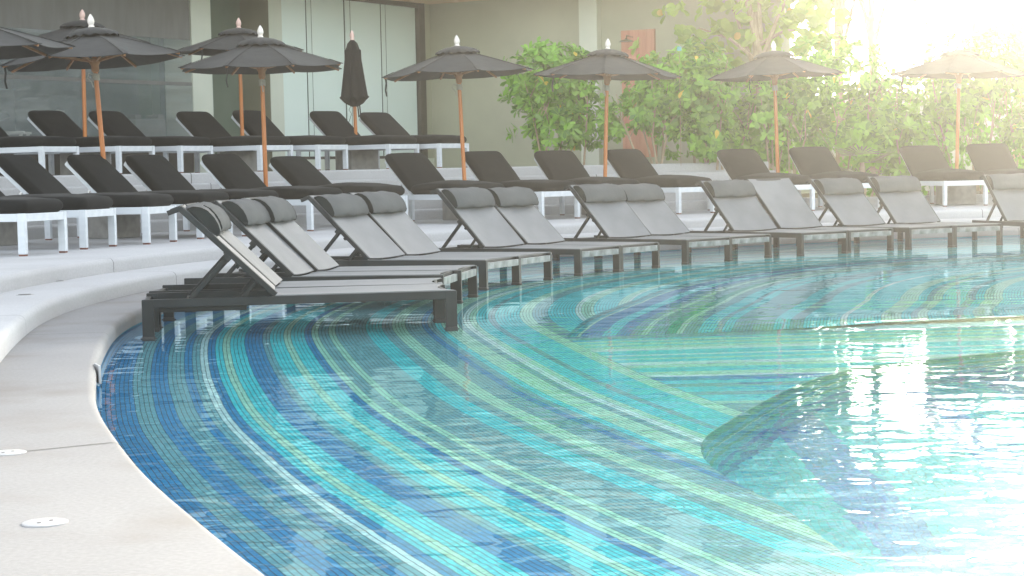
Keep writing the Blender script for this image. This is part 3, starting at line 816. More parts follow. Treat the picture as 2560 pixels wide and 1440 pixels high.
    pts = [P, P + Vector((0.01, 0, -0.09)), P + Vector((-0.005, 0.01, -0.19)), P + Vector((0.008, 0.0, -0.27))]
    for q in range(3): bar(bm, pts[q], pts[q + 1], 0.022, 0.004, up=(0, 1, 0.2))
    obj('strap', bm, M['strap'], t)
    return t
def place(o, x, y, z, lean, rz, label, group='charcoal umbrellas with wooden poles'):
    o.location = (x, y, z); o.rotation_mode = 'XYZ'
    # rotate about own axis first, then lean in the picture plane
    o.rotation_euler = (Matrix.Rotation(lean, 3, 'Y') @ Matrix.Rotation(rz, 3, 'Z')).to_euler()
    tag(o, label, 'umbrella', group)
U = [(-5.51, 19.98, -0.05, 0.0, 'charcoal umbrella cut off by the left edge of the photo'),
     (-4.59, 21.84, -0.058, 0.35, 'largest charcoal umbrella on a tilted wooden pole, left of centre'),
     (-3.07, 24.04, -0.008, 1.1, 'charcoal umbrella with a strap lying over its front panel, before the dark recess'),
     (-0.61, 26.46, -0.033, 0.1, 'charcoal umbrella open in front of the plain olive wall'),
     (1.37, 27.81, 0.038, 0.5, 'grey umbrella open in front of the first green shrub'),
     (4.10, 29.07, -0.022, 0.9, 'hazy beige umbrella before the hedge, right of the shower board'),
     (6.97, 29.80, 0.030, 0.2, 'palest umbrella almost lost in the glow at upper right')]
up = [make_umbrella(1.07, 2.02, 2.36, 3), make_umbrella(1.07, 2.02, 2.36, 8)]
usedu = set()
for i, (x, y, ln, rz, lab) in enumerate(U):
    k = i % 2; o = up[k] if k not in usedu else copy_tree(up[k]); usedu.add(k)
    place(o, x, y, Z2, ln, rz, lab)
vp = make_umbrella(0.96, 1.80, 2.11, 5, True)
for i, (x, y, ln, rz, lab) in enumerate([(-5.93, 26.7, 0.012, 0.2, 'upper terrace umbrella with a pink finial, behind the largest umbrella'), (-4.0, 28.69, -0.004, 0.6, 'upper terrace umbrella with a pink finial, before the recess and column')]):
    place(vp if i == 0 else copy_tree(vp), x, y, Z3, ln, rz, lab)
# closed umbrella
t = empty('closed_umbrella'); za = 2.05
bm = bmesh.new(); tube(bm, [(0, 0, 0), (0, 0, 1), (0, 0, za)], 0.027, 14); obj('pole', bm, M['pole'], t, smooth=50)
bm = bmesh.new(); rings = []
prof = [(0.03, za), (0.075, za - 0.05), (0.105, za - 0.16), (0.12, za - 0.17), (0.115, za - 0.30), (0.15, za - 0.6), (0.185, za - 0.88), (0.205, za - 0.93), (0.17, za - 0.97), (0.06, za - 1.02)]
for i, (r, z) in enumerate(prof):
    row = []
    for k in range(48):
        a = 2 * math.pi * k / 48; fold = 1 + (0.10 + 0.06 * (i > 3)) * math.cos(8 * a + 0.5 * math.sin(3 * a)) * min(1, i / 3)
        row.append(bm.verts.new((r * fold * math.cos(a), r * fold * math.sin(a), z + (0.03 * math.cos(8 * a) if i > 6 else 0) + (0.012 * math.cos(16 * a) if i in (2, 3) else 0))))
    rings.append(row)
for i in range(len(rings) - 1):
    for k in range(48): bm.faces.new((rings[i][k], rings[i + 1][k], rings[i + 1][(k + 1) % 48], rings[i][(k + 1) % 48]))
bm.faces.new(rings[0]); bm.faces.new(rings[-1]); obj('canopy', bm, M['black_cushion'], t, smooth=60)
bm = bmesh.new(); lathe(bm, [(0.034, za), (0.036, za + 0.012), (0.027, za + 0.026), (0.038, za + 0.06), (0.034, za + 0.09), (0.02, za + 0.13), (0.002, za + 0.158)], 16); obj('finial', bm, M['finial_pink'], t, smooth=50)
bm = bmesh.new()
for dx in (0.05, 0.08): bar(bm, (dx, -0.06, za - 0.98), (dx + 0.015, -0.06, za - 1.22), 0.02, 0.004, up=(0, 1, 0))
tube(bm, [(-0.04, -0.05, za - 1.0), (-0.09, -0.05, za - 1.1), (-0.05, -0.05, za - 1.16), (-0.1, -0.05, za - 1.3)], 0.004, 6)
obj('strap', bm, M['strap'], t)
place(t, -2.42, 30.30, Z3, -0.012, 0.0, 'closed black umbrella on a wooden pole before the frosted glass', None)

# concrete umbrella blocks
def block(x, y, z, rz, lab, s=0.48, h=0.31):
    bm = bmesh.new(); box(bm, (0, 0, h / 2), (s, s, h), bev=0.012)
    o = obj('concrete_block', bm, M['block'], smooth=40); o.location = (x, y, z); o.rotation_euler = (0, 0, rz)
    tag(o, lab, 'umbrella base', 'concrete umbrella bases'); return o
for i, (x, y, ln, rz, lab) in enumerate(U):
    a = math.atan2(y - CY, x - CX)
    block(x + 0.06 * math.cos(a) * 0, y, Z2, a, ['grey concrete block at the left edge under the cut off umbrella', 'grey concrete block under the largest tilted umbrella',
        'grey concrete block under the umbrella before the dark recess', 'grey concrete block behind the fourth pair of mesh loungers', 'grey concrete block under the umbrella before the first shrub',
        'grey concrete block under the hazy beige umbrella', 'sunlit concrete block under the palest umbrella'][i])
for x, y, lab in ((-5.93, 26.7, 'upper terrace concrete block before the clear plastic'), (-4.0, 28.69, 'upper terrace concrete block before the dark recess'), (-2.42, 30.30, 'upper terrace concrete block under the closed umbrella')):
    block(x, y, Z3, math.atan2(y - CY, x - CX), lab, 0.5, 0.33)

# ------------------------------------------------------------------ hotel building
F0 = Vector((-3.46, 34.3, 0)); FD = Vector((0.522, 0.853, 0)).normalized(); FN = Vector((FD.y, -FD.x, 0))   # facade line and outward normal
def tpx(px):
    k = (px - 1280) / 4760.0
    return (k * F0.y - F0.x) / (FD.x - k * FD.y)
ZP, ZS = 1.28, 4.28
def fac(bm, t0, t1, d0, d1, z0, z1, mi=0):
    """box along the facade: t along it, d outward."""
    c = F0 + FD * (t0 + t1) / 2 + FN * (d0 + d1) / 2 + Vector((0, 0, (z0 + z1) / 2))
    box(bm, c, (abs(t1 - t0), abs(d1 - d0), z1 - z0), Matrix((FD, -FN, Vector((0, 0, 1)))).transposed(), 0, mi)
tc_ = tpx(1091); t_end = tc_
bld = tag(empty('hotel_building', (F0.x, F0.y, Z3)), 'olive walled hotel building with frosted glass doors behind the upper terrace', 'building')
inv = Matrix.Translation((-F0.x, -F0.y, -Z3))
def bpart(name, bm, mats, parent=None, smooth=None):
    bm.transform(inv); return obj(name, bm, mats, parent or bld, smooth)
T = {p: tpx(p) for p in (490, 497, 546, 690, 722, 1060, 1074, 1091)}
bm = bmesh.new(); fac(bm, T[497], T[546], -0.60, 0.0, Z3 - 0.2, ZS); bpart('column', bm, M['wall_pale'])
bm = bmesh.new(); fac(bm, T[690], T[722], -0.62, 0.0, Z3 - 0.2, ZS); bpart('column', bm, M['wall_pale'])
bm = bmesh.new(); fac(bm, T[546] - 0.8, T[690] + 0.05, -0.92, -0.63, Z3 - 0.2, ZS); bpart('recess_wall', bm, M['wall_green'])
bm = bmesh.new(); fac(bm, T[690] - 0.012, T[690] - 0.002, -0.625, -0.003, Z3 - 0.2, ZS - 0.005); bpart('recess_jamb', bm, M['wall_brown'])
bm = bmesh.new(); fac(bm, T[722] + 0.003, tc_ + 0.2, -0.35, 0.02, Z3 - 0.2, ZP); bpart('plinth', bm, M['wall_pale'])
bm = bmesh.new(); fac(bm, T[722] + 0.003, T[1060], -0.11, 0.012, ZP + 0.002, ZP + 0.05); fac(bm, T[722] + 0.003, T[1060], -0.11, 0.012, ZS - 0.09, ZS - 0.002)
fac(bm, T[1060], T[1074], -0.11, 0.03, ZP + 0.002, ZS - 0.002); bpart('door_frame', bm, M['frame_dark'])
seams = [T[722] + 0.006, tpx(786), tpx(883), tpx(971), T[1060] - 0.003]
for i in range(4):
    bm = bmesh.new(); d = -0.03 - 0.022 * (i % 2)
    fac(bm, seams[i] + 0.006, seams[i + 1] - 0.006, d - 0.015, d, ZP + 0.052, ZS - 0.092)
    g = bpart('glass_panel', bm, M['frosted'])
    bm = bmesh.new()
    fac(bm, seams[i + 1] - 0.02, seams[i + 1] - 0.006, d + 0.001, d + 0.012, ZP + 0.053, ZS - 0.093)
    if i < 3: fac(bm, seams[i + 1] + 0.11, seams[i + 1] + 0.116, -0.004, 0.002, ZP + 0.053, ZS - 0.093)
    bpart('panel_seam', bm, M['seam'], g)
bm = bmesh.new(); fac(bm, T[1074], tc_ + 0.3, -0.35, -0.01, ZP, ZS); bpart('door_jamb_wall', bm, M['wall'])
# back of the glass line so nothing is seen through the seams
bm = bmesh.new(); fac(bm, T[722], T[1074], -0.34, -0.115, ZP, ZS); bpart('inner_wall', bm, M['wall_green'])
# right wing, square to the facade, lengthened unseen to shade the air
CORN = F0 + FD * tc_
WD, WN = FN.copy(), -FD.copy()
def wing(bm, s0, s1, d0, d1, z0, z1, mi=0):
    c = CORN + WD * (s0 + s1) / 2 + WN * (d0 + d1) / 2 + Vector((0, 0, (z0 + z1) / 2))
    box(bm, c, (abs(s1 - s0), abs(d1 - d0), z1 - z0), Matrix((WD, -WN, Vector((0, 0, 1)))).transposed(), 0, mi)
bm = bmesh.new(); wing(bm, -0.3, 7.4, -0.4, 0.0, 0.2, ZS + 0.3); bpart('wall', bm, M['wall'])
bm = bmesh.new(); wing(bm, 3.42, 3.80, 0.002, 0.16, 0.3, ZS); bpart('pilaster', bm, M['wall_pale'])
# soffit and the storeys above it
bm = bmesh.new(); fac(bm, -16, tc_ - 0.02, -1.2, 1.9, ZS, ZS + 0.25); bpart('soffit', bm, M['soffit'])
bm = bmesh.new(); wing(bm, -0.02, 7.4, 0.002, 1.6, ZS + 0.004, ZS + 0.25); bpart('soffit', bm, M['soffit'])
bm = bmesh.new(); fac(bm, -16, tc_ + 3.0, -6, -0.3, ZS + 0.25, 10.6); wing(bm, 0.5, 7.35, -6, -0.3, ZS + 0.31, 10.6); bpart('upper_storeys', bm, M['wall_pale'])
bm = bmesh.new()
for k in range(2):
    z = 5.2 + 2.9 * k
    for q in range(6): fac(bm, -15 + 3.1 * q, -13.2 + 3.1 * q, -0.31, -0.27, z, z + 1.7)
    for q in range(3): wing(bm, 1.2 + 2.2 * q, 2.6 + 2.2 * q, -0.31, -0.27, z, z + 1.7)
bpart('upper_windows', bm, M['frame_dark'])
# room behind the clear plastic
bm = bmesh.new(); fac(bm, -15, T[497] + 0.05, -4.2, -4.0, Z3 - 0.2, ZS); fac(bm, T[497] - 0.1, T[497] + 0.0, -4.0, -0.62, Z3 - 0.2, ZS); bpart('room_wall', bm, M['interior'])
bm = bmesh.new(); fac(bm, -15, T[497], -4.0, -0.02, Z3 - 0.1, Z3 + 0.004); bpart('room_floor', bm, M['wall_brown'])

# weather curtain: grey cloth, clear plastic, weighted rods
cur = tag(empty('weather_curtain', (F0.x, F0.y, Z3)), 'grey roll down curtain with clear crinkled plastic panels at upper left', 'curtain')
def cpart(name, bm, mats, smooth=None, parent=None): bm.transform(inv); return obj(name, bm, mats, parent or cur, smooth)
def cz(tt): return 0.0
def curt(bm, t0, t1, z0, z1, amp, n=70, m=16, d=0.03, seed=0):
    V = []
    for i in range(n + 1):
        tt = t0 + (t1 - t0) * i / n; row = []
        for k in range(m + 1):
            z = z0 + (z1 - z0) * k / m
            dd = d + amp * (math.sin(tt * 2.1 + seed) + 0.6 * math.sin(tt * 5.3 + z * 2.2 + seed) + 0.35 * math.sin(z * 9 + tt * 1.3))
            row.append(bm.verts.new(F0 + FD * tt + FN * dd + Vector((0, 0, z))))
        V.append(row)
    for i in range(n):
        for k in range(m): bm.faces.new((V[i][k], V[i + 1][k], V[i + 1][k + 1], V[i][k + 1]))
ZA1, ZA2, ZA3 = 3.25, 2.53, 1.66
bm = bmesh.new(); curt(bm, -15, T[490], ZA1, ZS - 0.002, 0.006); cpart('cloth', bm, M['blind'], 60)
def plastic():
    m, nt, N, L, p = new_mat('clear_plastic')
    n, r, mp = mix_noise(nt, p, (0.20, 0.25, 0.26), (0.34, 0.40, 0.41), 0.7, 3, 0.35, 0.7, stretch=(0.5, 0.5, 5))
    n2, r2, mp2 = mix_noise(nt, p, (0.42, 0.42, 0.42), (0.60, 0.60, 0.60), 1.4, 5, 0.4, 0.8, stretch=(0.4, 0.4, 6.0), target='Alpha')
    setp(p, rough=0.12, spec=0.7)
    noise_bump(nt, p, 3.0, 0.5, 0.06, 5, (1, 1, 2.2))
    return m
M['plastic'] = plastic()
bm = bmesh.new(); curt(bm, -15, T[490], ZA2 + 0.03, ZA1, 0.006, seed=1); cpart('clear_panel', bm, M['plastic'], 60)
bm = bmesh.new(); curt(bm, -15, T[490], ZA3, ZA2 - 0.03, 0.008, seed=2); cpart('clear_panel', bm, M['plastic'], 60)
bm = bmesh.new(); curt(bm, -15, T[490], ZA2 - 0.03, ZA2 + 0.03, 0.006, seed=1, m=2, d=0.034); curt(bm, -15, T[490], ZA3 - 0.03, ZA3 + 0.012, 0.008, seed=2, m=2, d=0.034); cpart('seam_band', bm, M['blind'], 60)
bm = bmesh.new(); curt(bm, -15, T[490], Z3 + 0.02, ZA3 - 0.028, 0.008, seed=3, d=0.02); cpart('skirt', bm, M['frame_dark'], 60)

# furniture behind the plastic
def at_fac(px, dep):
    k = (px - 1280) / 4760.0; q = F0 - FN * dep
    tt = (k * q.y - q.x) / (FD.x - k * FD.y); return q + FD * tt
def chair_in(px, dep, label, arm):
    P = at_fac(px, dep); t = empty('garden_chair', (P.x, P.y, Z3), math.atan2(FN.y, FN.x) + 0.6)
    bm = bmesh.new(); box(bm, (0, 0, 0.42), (0.5, 0.52, 0.05), bev=0.008); obj('seat', bm, M['chair_wood'], t)
    bm = bmesh.new()
    for k in range(6): box(bm, (-0.25, -0.2 + 0.08 * k, 0.72), (0.025, 0.05, 0.56), bev=0.004)
    box(bm, (-0.25, 0, 1.0), (0.035, 0.54, 0.06), bev=0.006); obj('backrest', bm, M['chair_wood'], t)
    for sx in (-1, 1):
        for sy in (-1, 1):
            bm = bmesh.new(); box(bm, (sx * 0.22, sy * 0.23, 0.2), (0.05, 0.05, 0.4), bev=0.004); obj('leg', bm, M['chair_wood'], t)
    if arm:
        for sy in (-1, 1):
            bm = bmesh.new(); box(bm, (0, sy * 0.27, 0.66), (0.5, 0.06, 0.035), bev=0.006); box(bm, (0.2, sy * 0.26, 0.54), (0.045, 0.04, 0.22), bev=0.004); obj('armrest', bm, M['chair_wood'], t)
    tag(t, label, 'chair', 'chairs behind the clear plastic')
chair_in(40, 0.55, 'pale wooden armchair seen through the plastic at the left edge', True)
chair_in(205, 0.55, 'pale slatted chair seen through the plastic behind the umbrella pole', False)
P = at_fac(372, 0.5); bm = bmesh.new(); box(bm, (0, 0, 0.45), (0.55, 0.55, 0.9), bev=0.05)
for s in (-1, 1): box(bm, (s * 0.2, 0, 0.93), (0.12, 0.5, 0.08), bev=0.03)
o = obj('upholstered_tub_seat', bm, M['grey_box'], smooth=40); o.location = (P.x, P.y, Z3); o.rotation_euler = (0, 0, 0.6)
tag(o, 'squat grey upholstered seat dimly seen through the plastic', 'seat')

# outdoor shower
def wp(s, d, z): return CORN + WD * s + WN * d + Vector((0, 0, z))
def s_px(px):
    k = (px - 1280) / 4760.0; return (k * CORN.y - CORN.x) / (WD.x - k * WD.y)
s0, s1 = s_px(1568), s_px(1650)
base = wp((s0 + s1) / 2, 0.05, 0); t = empty('outdoor_shower', (base.x, base.y, Z3))
inv2 = Matrix.Translation((-base.x, -base.y, -Z3))
bm = bmesh.new()
for k in range(4): wing(bm, s0 + (s1 - s0) * k / 4 + 0.002, s0 + (s1 - s0) * (k + 1) / 4 - 0.002, 0.004, 0.07, 1.2, 3.53)
bm.transform(inv2); obj('board', bm, M['shower_board'], t)
bm = bmesh.new(); c0 = wp(s_px(1597), 0.07, 3.40); c1 = wp(s_px(1597), 0.30, 3.42); c2 = wp(s_px(1597), 0.33, 3.36)
tube(bm, [c0, c1, c2], 0.014, 8); bm.transform(inv2); obj('arm', bm, M['chrome'], t, smooth=50)
bm = bmesh.new(); lathe(bm, [(0.02, 0.05), (0.03, 0.04), (0.13, 0.012), (0.14, 0.0), (0.135, -0.01), (0.02, -0.012)][::-1], 20, c=(c2.x, c2.y, 3.31)); bm.transform(inv2); obj('shower_head', bm, M['chrome'], t, smooth=40)
tag(t, 'reddish timber shower board with a round shower head on the wall', 'shower')

# ------------------------------------------------------------------ planting
def leaf(bm, lay, P, d, up, L_, W_, tone, kind='obovate', bend=0.25):
    d = d.normalized(); s = d.cross(up)
    if s.length < 1e-3: s = d.cross(Vector((1, 0, 0)))
    s.normalize(); n = s.cross(d)
    if kind == 'round': prof = [(0.0, 0.06), (0.18, 0.75), (0.5, 1.0), (0.82, 0.75), (1.0, 0.12)]
    else: prof = [(0.0, 0.06), (0.30, 0.42), (0.62, 0.95), (0.85, 0.88), (1.0, 0.22)]
    lft, mid, rgt = [], [], []
    for f, w in prof:
        c = P + d * (L_ * f) - n * (bend * L_ * f * f)
        mid.append(bm.verts.new(c)); lft.append(bm.verts.new(c + s * W_ * w * 0.5 + n * W_ * w * 0.13)); rgt.append(bm.verts.new(c - s * W_ * w * 0.5 + n * W_ * w * 0.13))
    for i in range(len(prof) - 1):
        for a, b in ((lft, mid), (mid, rgt)):
            f = bm.faces.new((a[i], b[i], b[i + 1], a[i + 1])); f[lay] = tone; f.smooth = True
def rosette(bm, lay, P, axis, n, L_, r, kind='obovate', tone0=0.5, wr=0.42):
    axis = axis.normalized(); a0 = axis.orthogonal().normalized(); b0 = axis.cross(a0)
    for k in range(n):
        a = 2.4 * k + r.uniform(-0.3, 0.3); el = r.uniform(0.15, 1.0) * (1 - 0.5 * k / n) + 0.25 * k / n
        dv = (a0 * math.cos(a) + b0 * math.sin(a)) * math.cos(el) + axis * math.sin(el)
        dv += Vector((0, 0, r.uniform(-0.25, 0.12)))
        tn = 0.985 if r.random() < 0.006 else min(0.9, max(0, tone0 + r.uniform(-0.3, 0.3)))
        l = L_ * r.uniform(0.7, 1.1)
        leaf(bm, lay, P + axis * r.uniform(-0.03, 0.03), dv, axis, l, l * wr * r.uniform(0.85, 1.15), tn, kind, r.uniform(0.05, 0.35))
def shrub(name, P, wx, wy, h, nst, nros, L_, seed, label, cat, group=None, kind='obovate', mat='leaf', low=0.25, wr=0.42, nl=9, bare=0.25):
    r = random.Random(seed); t = empty(name, P)
    lobes = [(Vector((r.uniform(-0.32, 0.32) * wx, r.uniform(-0.3, 0.3) * wy, h * r.uniform(low + 0.15, 0.82))), r.uniform(0.26, 0.40)) for _ in range(9)]
    bm = bmesh.new(); tips = []
    for k in range(nst):
        b = Vector((r.uniform(-0.25, 0.25) * wx, r.uniform(-0.25, 0.25) * wy, -0.05)); tip = Vector((b.x * 1.8 + r.uniform(-0.15, 0.15) * wx, b.y * 1.5, h * r.uniform(0.5, 0.85)))
        m1 = b.lerp(tip, 0.35) + Vector((r.uniform(-0.06, 0.06), r.uniform(-0.06, 0.06), 0)); m2 = b.lerp(tip, 0.7) + Vector((r.uniform(-0.08, 0.08), r.uniform(-0.08, 0.08), 0))
        tube(bm, [b, m1, m2, tip], [0.022, 0.017, 0.012, 0.006], 7)
        for q in range(3):
            s = m1.lerp(tip, r.uniform(0.1, 0.8)); e = s + Vector((r.uniform(-0.4, 0.4) * wx * 0.6, r.uniform(-0.3, 0.3) * wy * 0.6, r.uniform(0.15, 0.35) * h))
            tube(bm, [s, s.lerp(e, 0.5) + Vector((0, 0, 0.03)), e], [0.009, 0.006, 0.004], 5)
    obj('stem', bm, M['bark'], t, smooth=60)
    bm = bmesh.new(); lay = bm.faces.layers.float.new('tone')
    made = 0
    while made < nros:
        c, rad = lobes[r.randrange(len(lobes))]
        v = Vector((r.gauss(0, 1), r.gauss(0, 1), r.gauss(0, 1))).normalized()
        rr_ = (0.55 + 0.45 * r.random() ** 0.5)
        Q = c + Vector((v.x * rad * wx * rr_, v.y * rad * wy * rr_, v.z * rad * h * 0.75 * rr_))
        if Q.z < h * low * r.uniform(0.2, 1.0) or Q.z > h * 1.03 or abs(Q.x) > wx * 0.52: continue
        ax = (v + Vector((0, 0, 0.55))).normalized()
        rosette(bm, lay, Q, ax, r.randint(nl - 3, nl + 2), L_ * r.uniform(0.8, 1.15), r, kind, 0.25 + 0.5 * r.random(), wr); made += 1
    f = obj('foliage', bm, M[mat], t, smooth='raw')
    tag(t, label, cat, group)
    return t
def gp(px, y, z=0.0): return Vector(((px - 1280) / 4760.0 * y, y, z))
G = 'shrubs planted behind the terraces'
p = gp(1412, 32.2, Z3 - 0.03)
shrub('shrub', p, 1.85, 1.2, 1.98, 7, 430, 0.175, 21, 'tall bushy green shrub before the olive wall, leftmost in the garden', 'shrub', G)
p = gp(1640, 31.4, Z3 - 0.05)
shrub('shrub', p, 1.6, 1.1, 1.75, 5, 330, 0.15, 33, 'leggy green shrub in front of the shower board', 'shrub', G, low=0.12)
hed = [(1800, 31.6, 1.5, 2.05, 150, 44, 'round leaved shrub just right of the shower board'), (1960, 32.0, 1.7, 2.0, 150, 55, 'yellow green shrub behind the hazy beige umbrella pole'),
       (2125, 32.2, 1.7, 2.0, 150, 66, 'glowing shrub behind the dark fan palm'), (2290, 32.4, 1.7, 2.1, 150, 77, 'glowing shrub left of the palest umbrella pole'),
       (2440, 32.6, 1.7, 2.1, 150, 88, 'glowing shrub right of the palest umbrella pole'), (2590, 32.8, 1.8, 2.2, 140, 99, 'glowing shrub at the right edge of the photo')]
for px, y, w, h, n, sd, lab in hed:
    shrub('shrub', gp(px, y, 0.40 if px > 1850 else 1.0), w, 1.3, (h + 0.65) if px > 1850 else h - 0.1, 6, n + 260, 0.16, sd, lab, 'shrub', G, low=0.06, wr=0.5)
# low fan palm
p = gp(2160, 30.6, 0.40); t = empty('fan_palm', p); r = random.Random(4)
bm = bmesh.new(); lay = bm.faces.layers.float.new('tone')
for q in range(7):
    a = r.uniform(0, 6.28); base = Vector((0.14 * math.cos(a), 0.14 * math.sin(a), r.uniform(0.35, 0.75))); ax = Vector((math.cos(a), math.sin(a), 0.6)).normalized()
    side = ax.cross(Vector((0, 0, 1))).normalized(); upv = side.cross(ax)
    for k in range(13):
        an = R(-80 + 160 * k / 12); leaf(bm, lay, base, ax * math.cos(an) + side * math.sin(an), upv, r.uniform(0.34, 0.42), 0.035, r.uniform(0.1, 0.8), bend=0.1)
obj('frond', bm, M['leaf_fan'], t, smooth='raw')
bm = bmesh.new(); tube(bm, [(0, 0, -0.05), (0.02, 0, 0.3), (0, 0.02, 0.62)], [0.06, 0.05, 0.035], 8); obj('trunk', bm, M['bark'], t, smooth=60)
tag(t, 'low dark fan palm between two charcoal loungers on the lower terrace', 'palm')

def tree(P, h, crown, ncl, seed, label, name='sea_grape_tree', lean=0.0, rad=0.09, L_=0.20, high=False):
    r = random.Random(seed); t = empty(name, P)
    bm = bmesh.new(); top = Vector((lean, 0, h * 0.62))
    tube(bm, [(0, 0, -0.1), (lean * 0.2 + 0.03, 0.02, h * 0.2), (lean * 0.6 - 0.03, 0, h * 0.42), top], [rad * 1.2, rad, rad * 0.8, rad * 0.6], 10)
    ends = []
    for k in range(9):
        a = 2 * math.pi * k / 9 + r.uniform(-0.3, 0.3); st = Vector((lean * 0.5, 0, h * r.uniform(0.35, 0.6)))
        e = Vector((lean + crown * 0.75 * math.cos(a) * r.uniform(0.5, 1), crown * 0.6 * math.sin(a) * r.uniform(0.5, 1), h * (r.uniform(0.70, 0.96) if high else r.uniform(0.55, 0.95))))  # high crowns are shaped to block sky reflections in the water
        tube(bm, [st, st.lerp(e, 0.5) + Vector((0, 0, 0.12)), e], [rad * 0.5, rad * 0.3, rad * 0.12], 6); ends.append(e)
    obj('trunk', bm, M['bark'], t, smooth=60)
    bm = bmesh.new(); lay = bm.faces.layers.float.new('tone')
    for k in range(ncl):
        e = ends[r.randrange(len(ends))]
        Q = e + Vector((r.gauss(0, 0.36) * crown * 0.7, r.gauss(0, 0.3) * crown * 0.6, r.gauss(0, 0.16) * h * 0.34 if high else r.gauss(-0.06, 0.32) * h * 0.34))
        rosette(bm, lay, Q, Vector((r.uniform(-1, 1), r.uniform(-1, 1), 0.6)), r.randint(5, 8), L_, r, 'round', 0.3 + 0.5 * r.random(), 0.85)
    obj('crown', bm, M['leaf_round'], t, smooth='raw')
    tag(t, label, 'tree', 'sea grape trees in the garden'); return t
tree(gp(1925, 32.7, 0.4), 5.2, 1.5, 300, 12, 'sea grape tree with round leaves right of the shower board', lean=-0.2)
tree(gp(2190, 35.5, 0.4), 7.1, 2.3, 420, 13, 'sea grape tree washed out by the sun, above the middle of the hedge', high=True)
tree(gp(2105, 36.2, 0.4), 7.1, 1.9, 380, 15, 'added slender sea grape tree between the hotel wing and the palest trees', high=True)  # added to close a sky gap mirrored in the deep water
tree(gp(2450, 37.0, 0.4), 7.2, 2.4, 420, 14, 'palest sea grape tree under the pavilion roof', high=True)
# thin garden wall behind, closing the view
bm = bmesh.new(); box(bm, (11.5, 38.9, 1.2), (16.5, 0.3, 2.4), bev=0.01)
tag(obj('garden_wall', bm, M['wall_pale']), 'pale garden wall behind the glowing hedge', 'wall')
# added far trees close the horizon and block sky from the water's reflection
for i, (x, y, h, c) in enumerate([(6.7, 40.0, 7.9, 2.1), (9.0, 41.0, 8.0, 2.4), (12.0, 42.0, 8.0, 2.4), (15.0, 43, 8.0, 2.4)]):
    tree(Vector((x, y, 0.2)), h, c, 420, 60 + i, ['added far tree behind the garden wall, nearest the hotel wing', 'added far tree behind the garden wall, second from the hotel', 'added far tree behind the garden wall, third from the hotel', 'added far tree behind the garden wall, farthest right'][i], 'added_tree', L_=0.34, high=True)
# pavilion at the far right
pv = tag(empty('pavilion', (9.6, 38.5, 0.4)), 'pale timber pavilion roof and post in the glow at upper right', 'pavilion')
bm = bmesh.new(); bar(bm, (-1.6, 0.0, 3.75), (4.5, -1.2, 3.2), 0.14, 0.22, 0.01); bar(bm, (-1.6, 2.4, 3.75), (4.5, 1.2, 3.2), 0.14, 0.22, 0.01); obj('beam', bm, M['soffit'], pv)
for x, y in ((0.55, -0.4), (4.2, -1.1), (0.55, 2.0)):
    bm = bmesh.new(); box(bm, (x, y, 1.7), (0.16, 0.16, 3.6), bev=0.01); obj('post', bm, M['soffit'], pv)
bm = bmesh.new()
for k in range(9): bar(bm, (-1.4 + 0.7 * k, -1.3, 3.86 - 0.06 * k), (-1.4 + 0.7 * k, 3.0, 3.86 - 0.06 * k), 0.07, 0.12, 0.005)
obj('rafter', bm, M['soffit'], pv)

# ------------------------------------------------------------------ small things
def unproj(px, py, z):
    d = CAM_M @ Vector(((px - 1280) / 4760.0, -(py - 720) / 4760.0, -1.0)); k = (z - CAM_P.z) / d.z
    return CAM_P + d * k
pit, rol, H = 0.06202679, -0.02077435, 1.0218486
fwd = Vector((0, math.cos(pit), -math.sin(pit))); up0 = Vector((0, math.sin(pit), math.cos(pit))); r0 = Vector((1, 0, 0))
rx = r0 * math.cos(rol) + up0 * math.sin(rol); ux_ = up0 * math.cos(rol) - r0 * math.sin(rol)
CAM_M = Matrix((rx, ux_, -fwd)).transposed(); CAM_P = Vector((0, 0, H))
for px, py, lab in ((20, 1133, 'round white cover plate on the coping at the left edge'), (113, 1308, 'round white cover plate with two screws near the bottom left corner')):
    P = unproj(px, py, ZC); bm = bmesh.new(); lathe(bm, [(0.062, 0.0), (0.062, 0.003), (0.058, 0.0045)], 32)
    for s in (-1, 1): lathe(bm, [(0.006, 0.0046), (0.006, 0.0052)], 10, 1, c=(s * 0.012, s * 0.018, 0))
    o = obj('cover_plate', bm, [M['plate'], M['joint']], smooth=40); o.location = (P.x, P.y, ZC); tag(o, lab, 'cover plate', 'round cover plates on the coping')
for px, py, lab in ((62, 737, 'flush round step light nearest the left edge'), (145, 703, 'flush round step light, darkest, second from the left edge'), (277, 680, 'flush round step light below the joint in the terrace riser'), (435, 657, 'flush round step light nearest the mesh loungers')):
    P = unproj(px, py, Z1); bm = bmesh.new(); lathe(bm, [(0.06, 0.0), (0.06, 0.002), (0.05, 0.003)], 28); lathe(bm, [(0.045, 0.0032), (0.045, 0.0042)], 24, 1)
    o = obj('step_light', bm, [M['lightglass'], M['frame_dark']], smooth=40); o.location = (P.x, P.y, Z1); tag(o, lab, 'light', 'flush lights in the low step')
a = 200.3; P = pol(Re(a) - 0.006, a, 0.055); bm = bmesh.new(); box(bm, (0, 0, 0), (0.012, 0.16, 0.09), bev=0.002)
o = obj('marker_plate', bm, M['plate']); o.location = P; o.rotation_euler = (0, 0, R(a)); tag(o, 'small upright plate fixed to the coping edge above the water', 'plate')
P = unproj(1985, 797, ZCf + 0.02); bm = bmesh.new(); box(bm, (0, 0, 0.012), (0.21, 0.06, 0.02), bev=0.003)
for k in range(9): box(bm, (-0.09 + 0.0225 * k, 0, 0.0235), (0.008, 0.05, 0.004))
o = obj('drain_grate', bm, M['cap']); o.location = (P.x, P.y, ZCf); tag(o, 'black slotted drain grate on the tiled basin floor', 'drain')
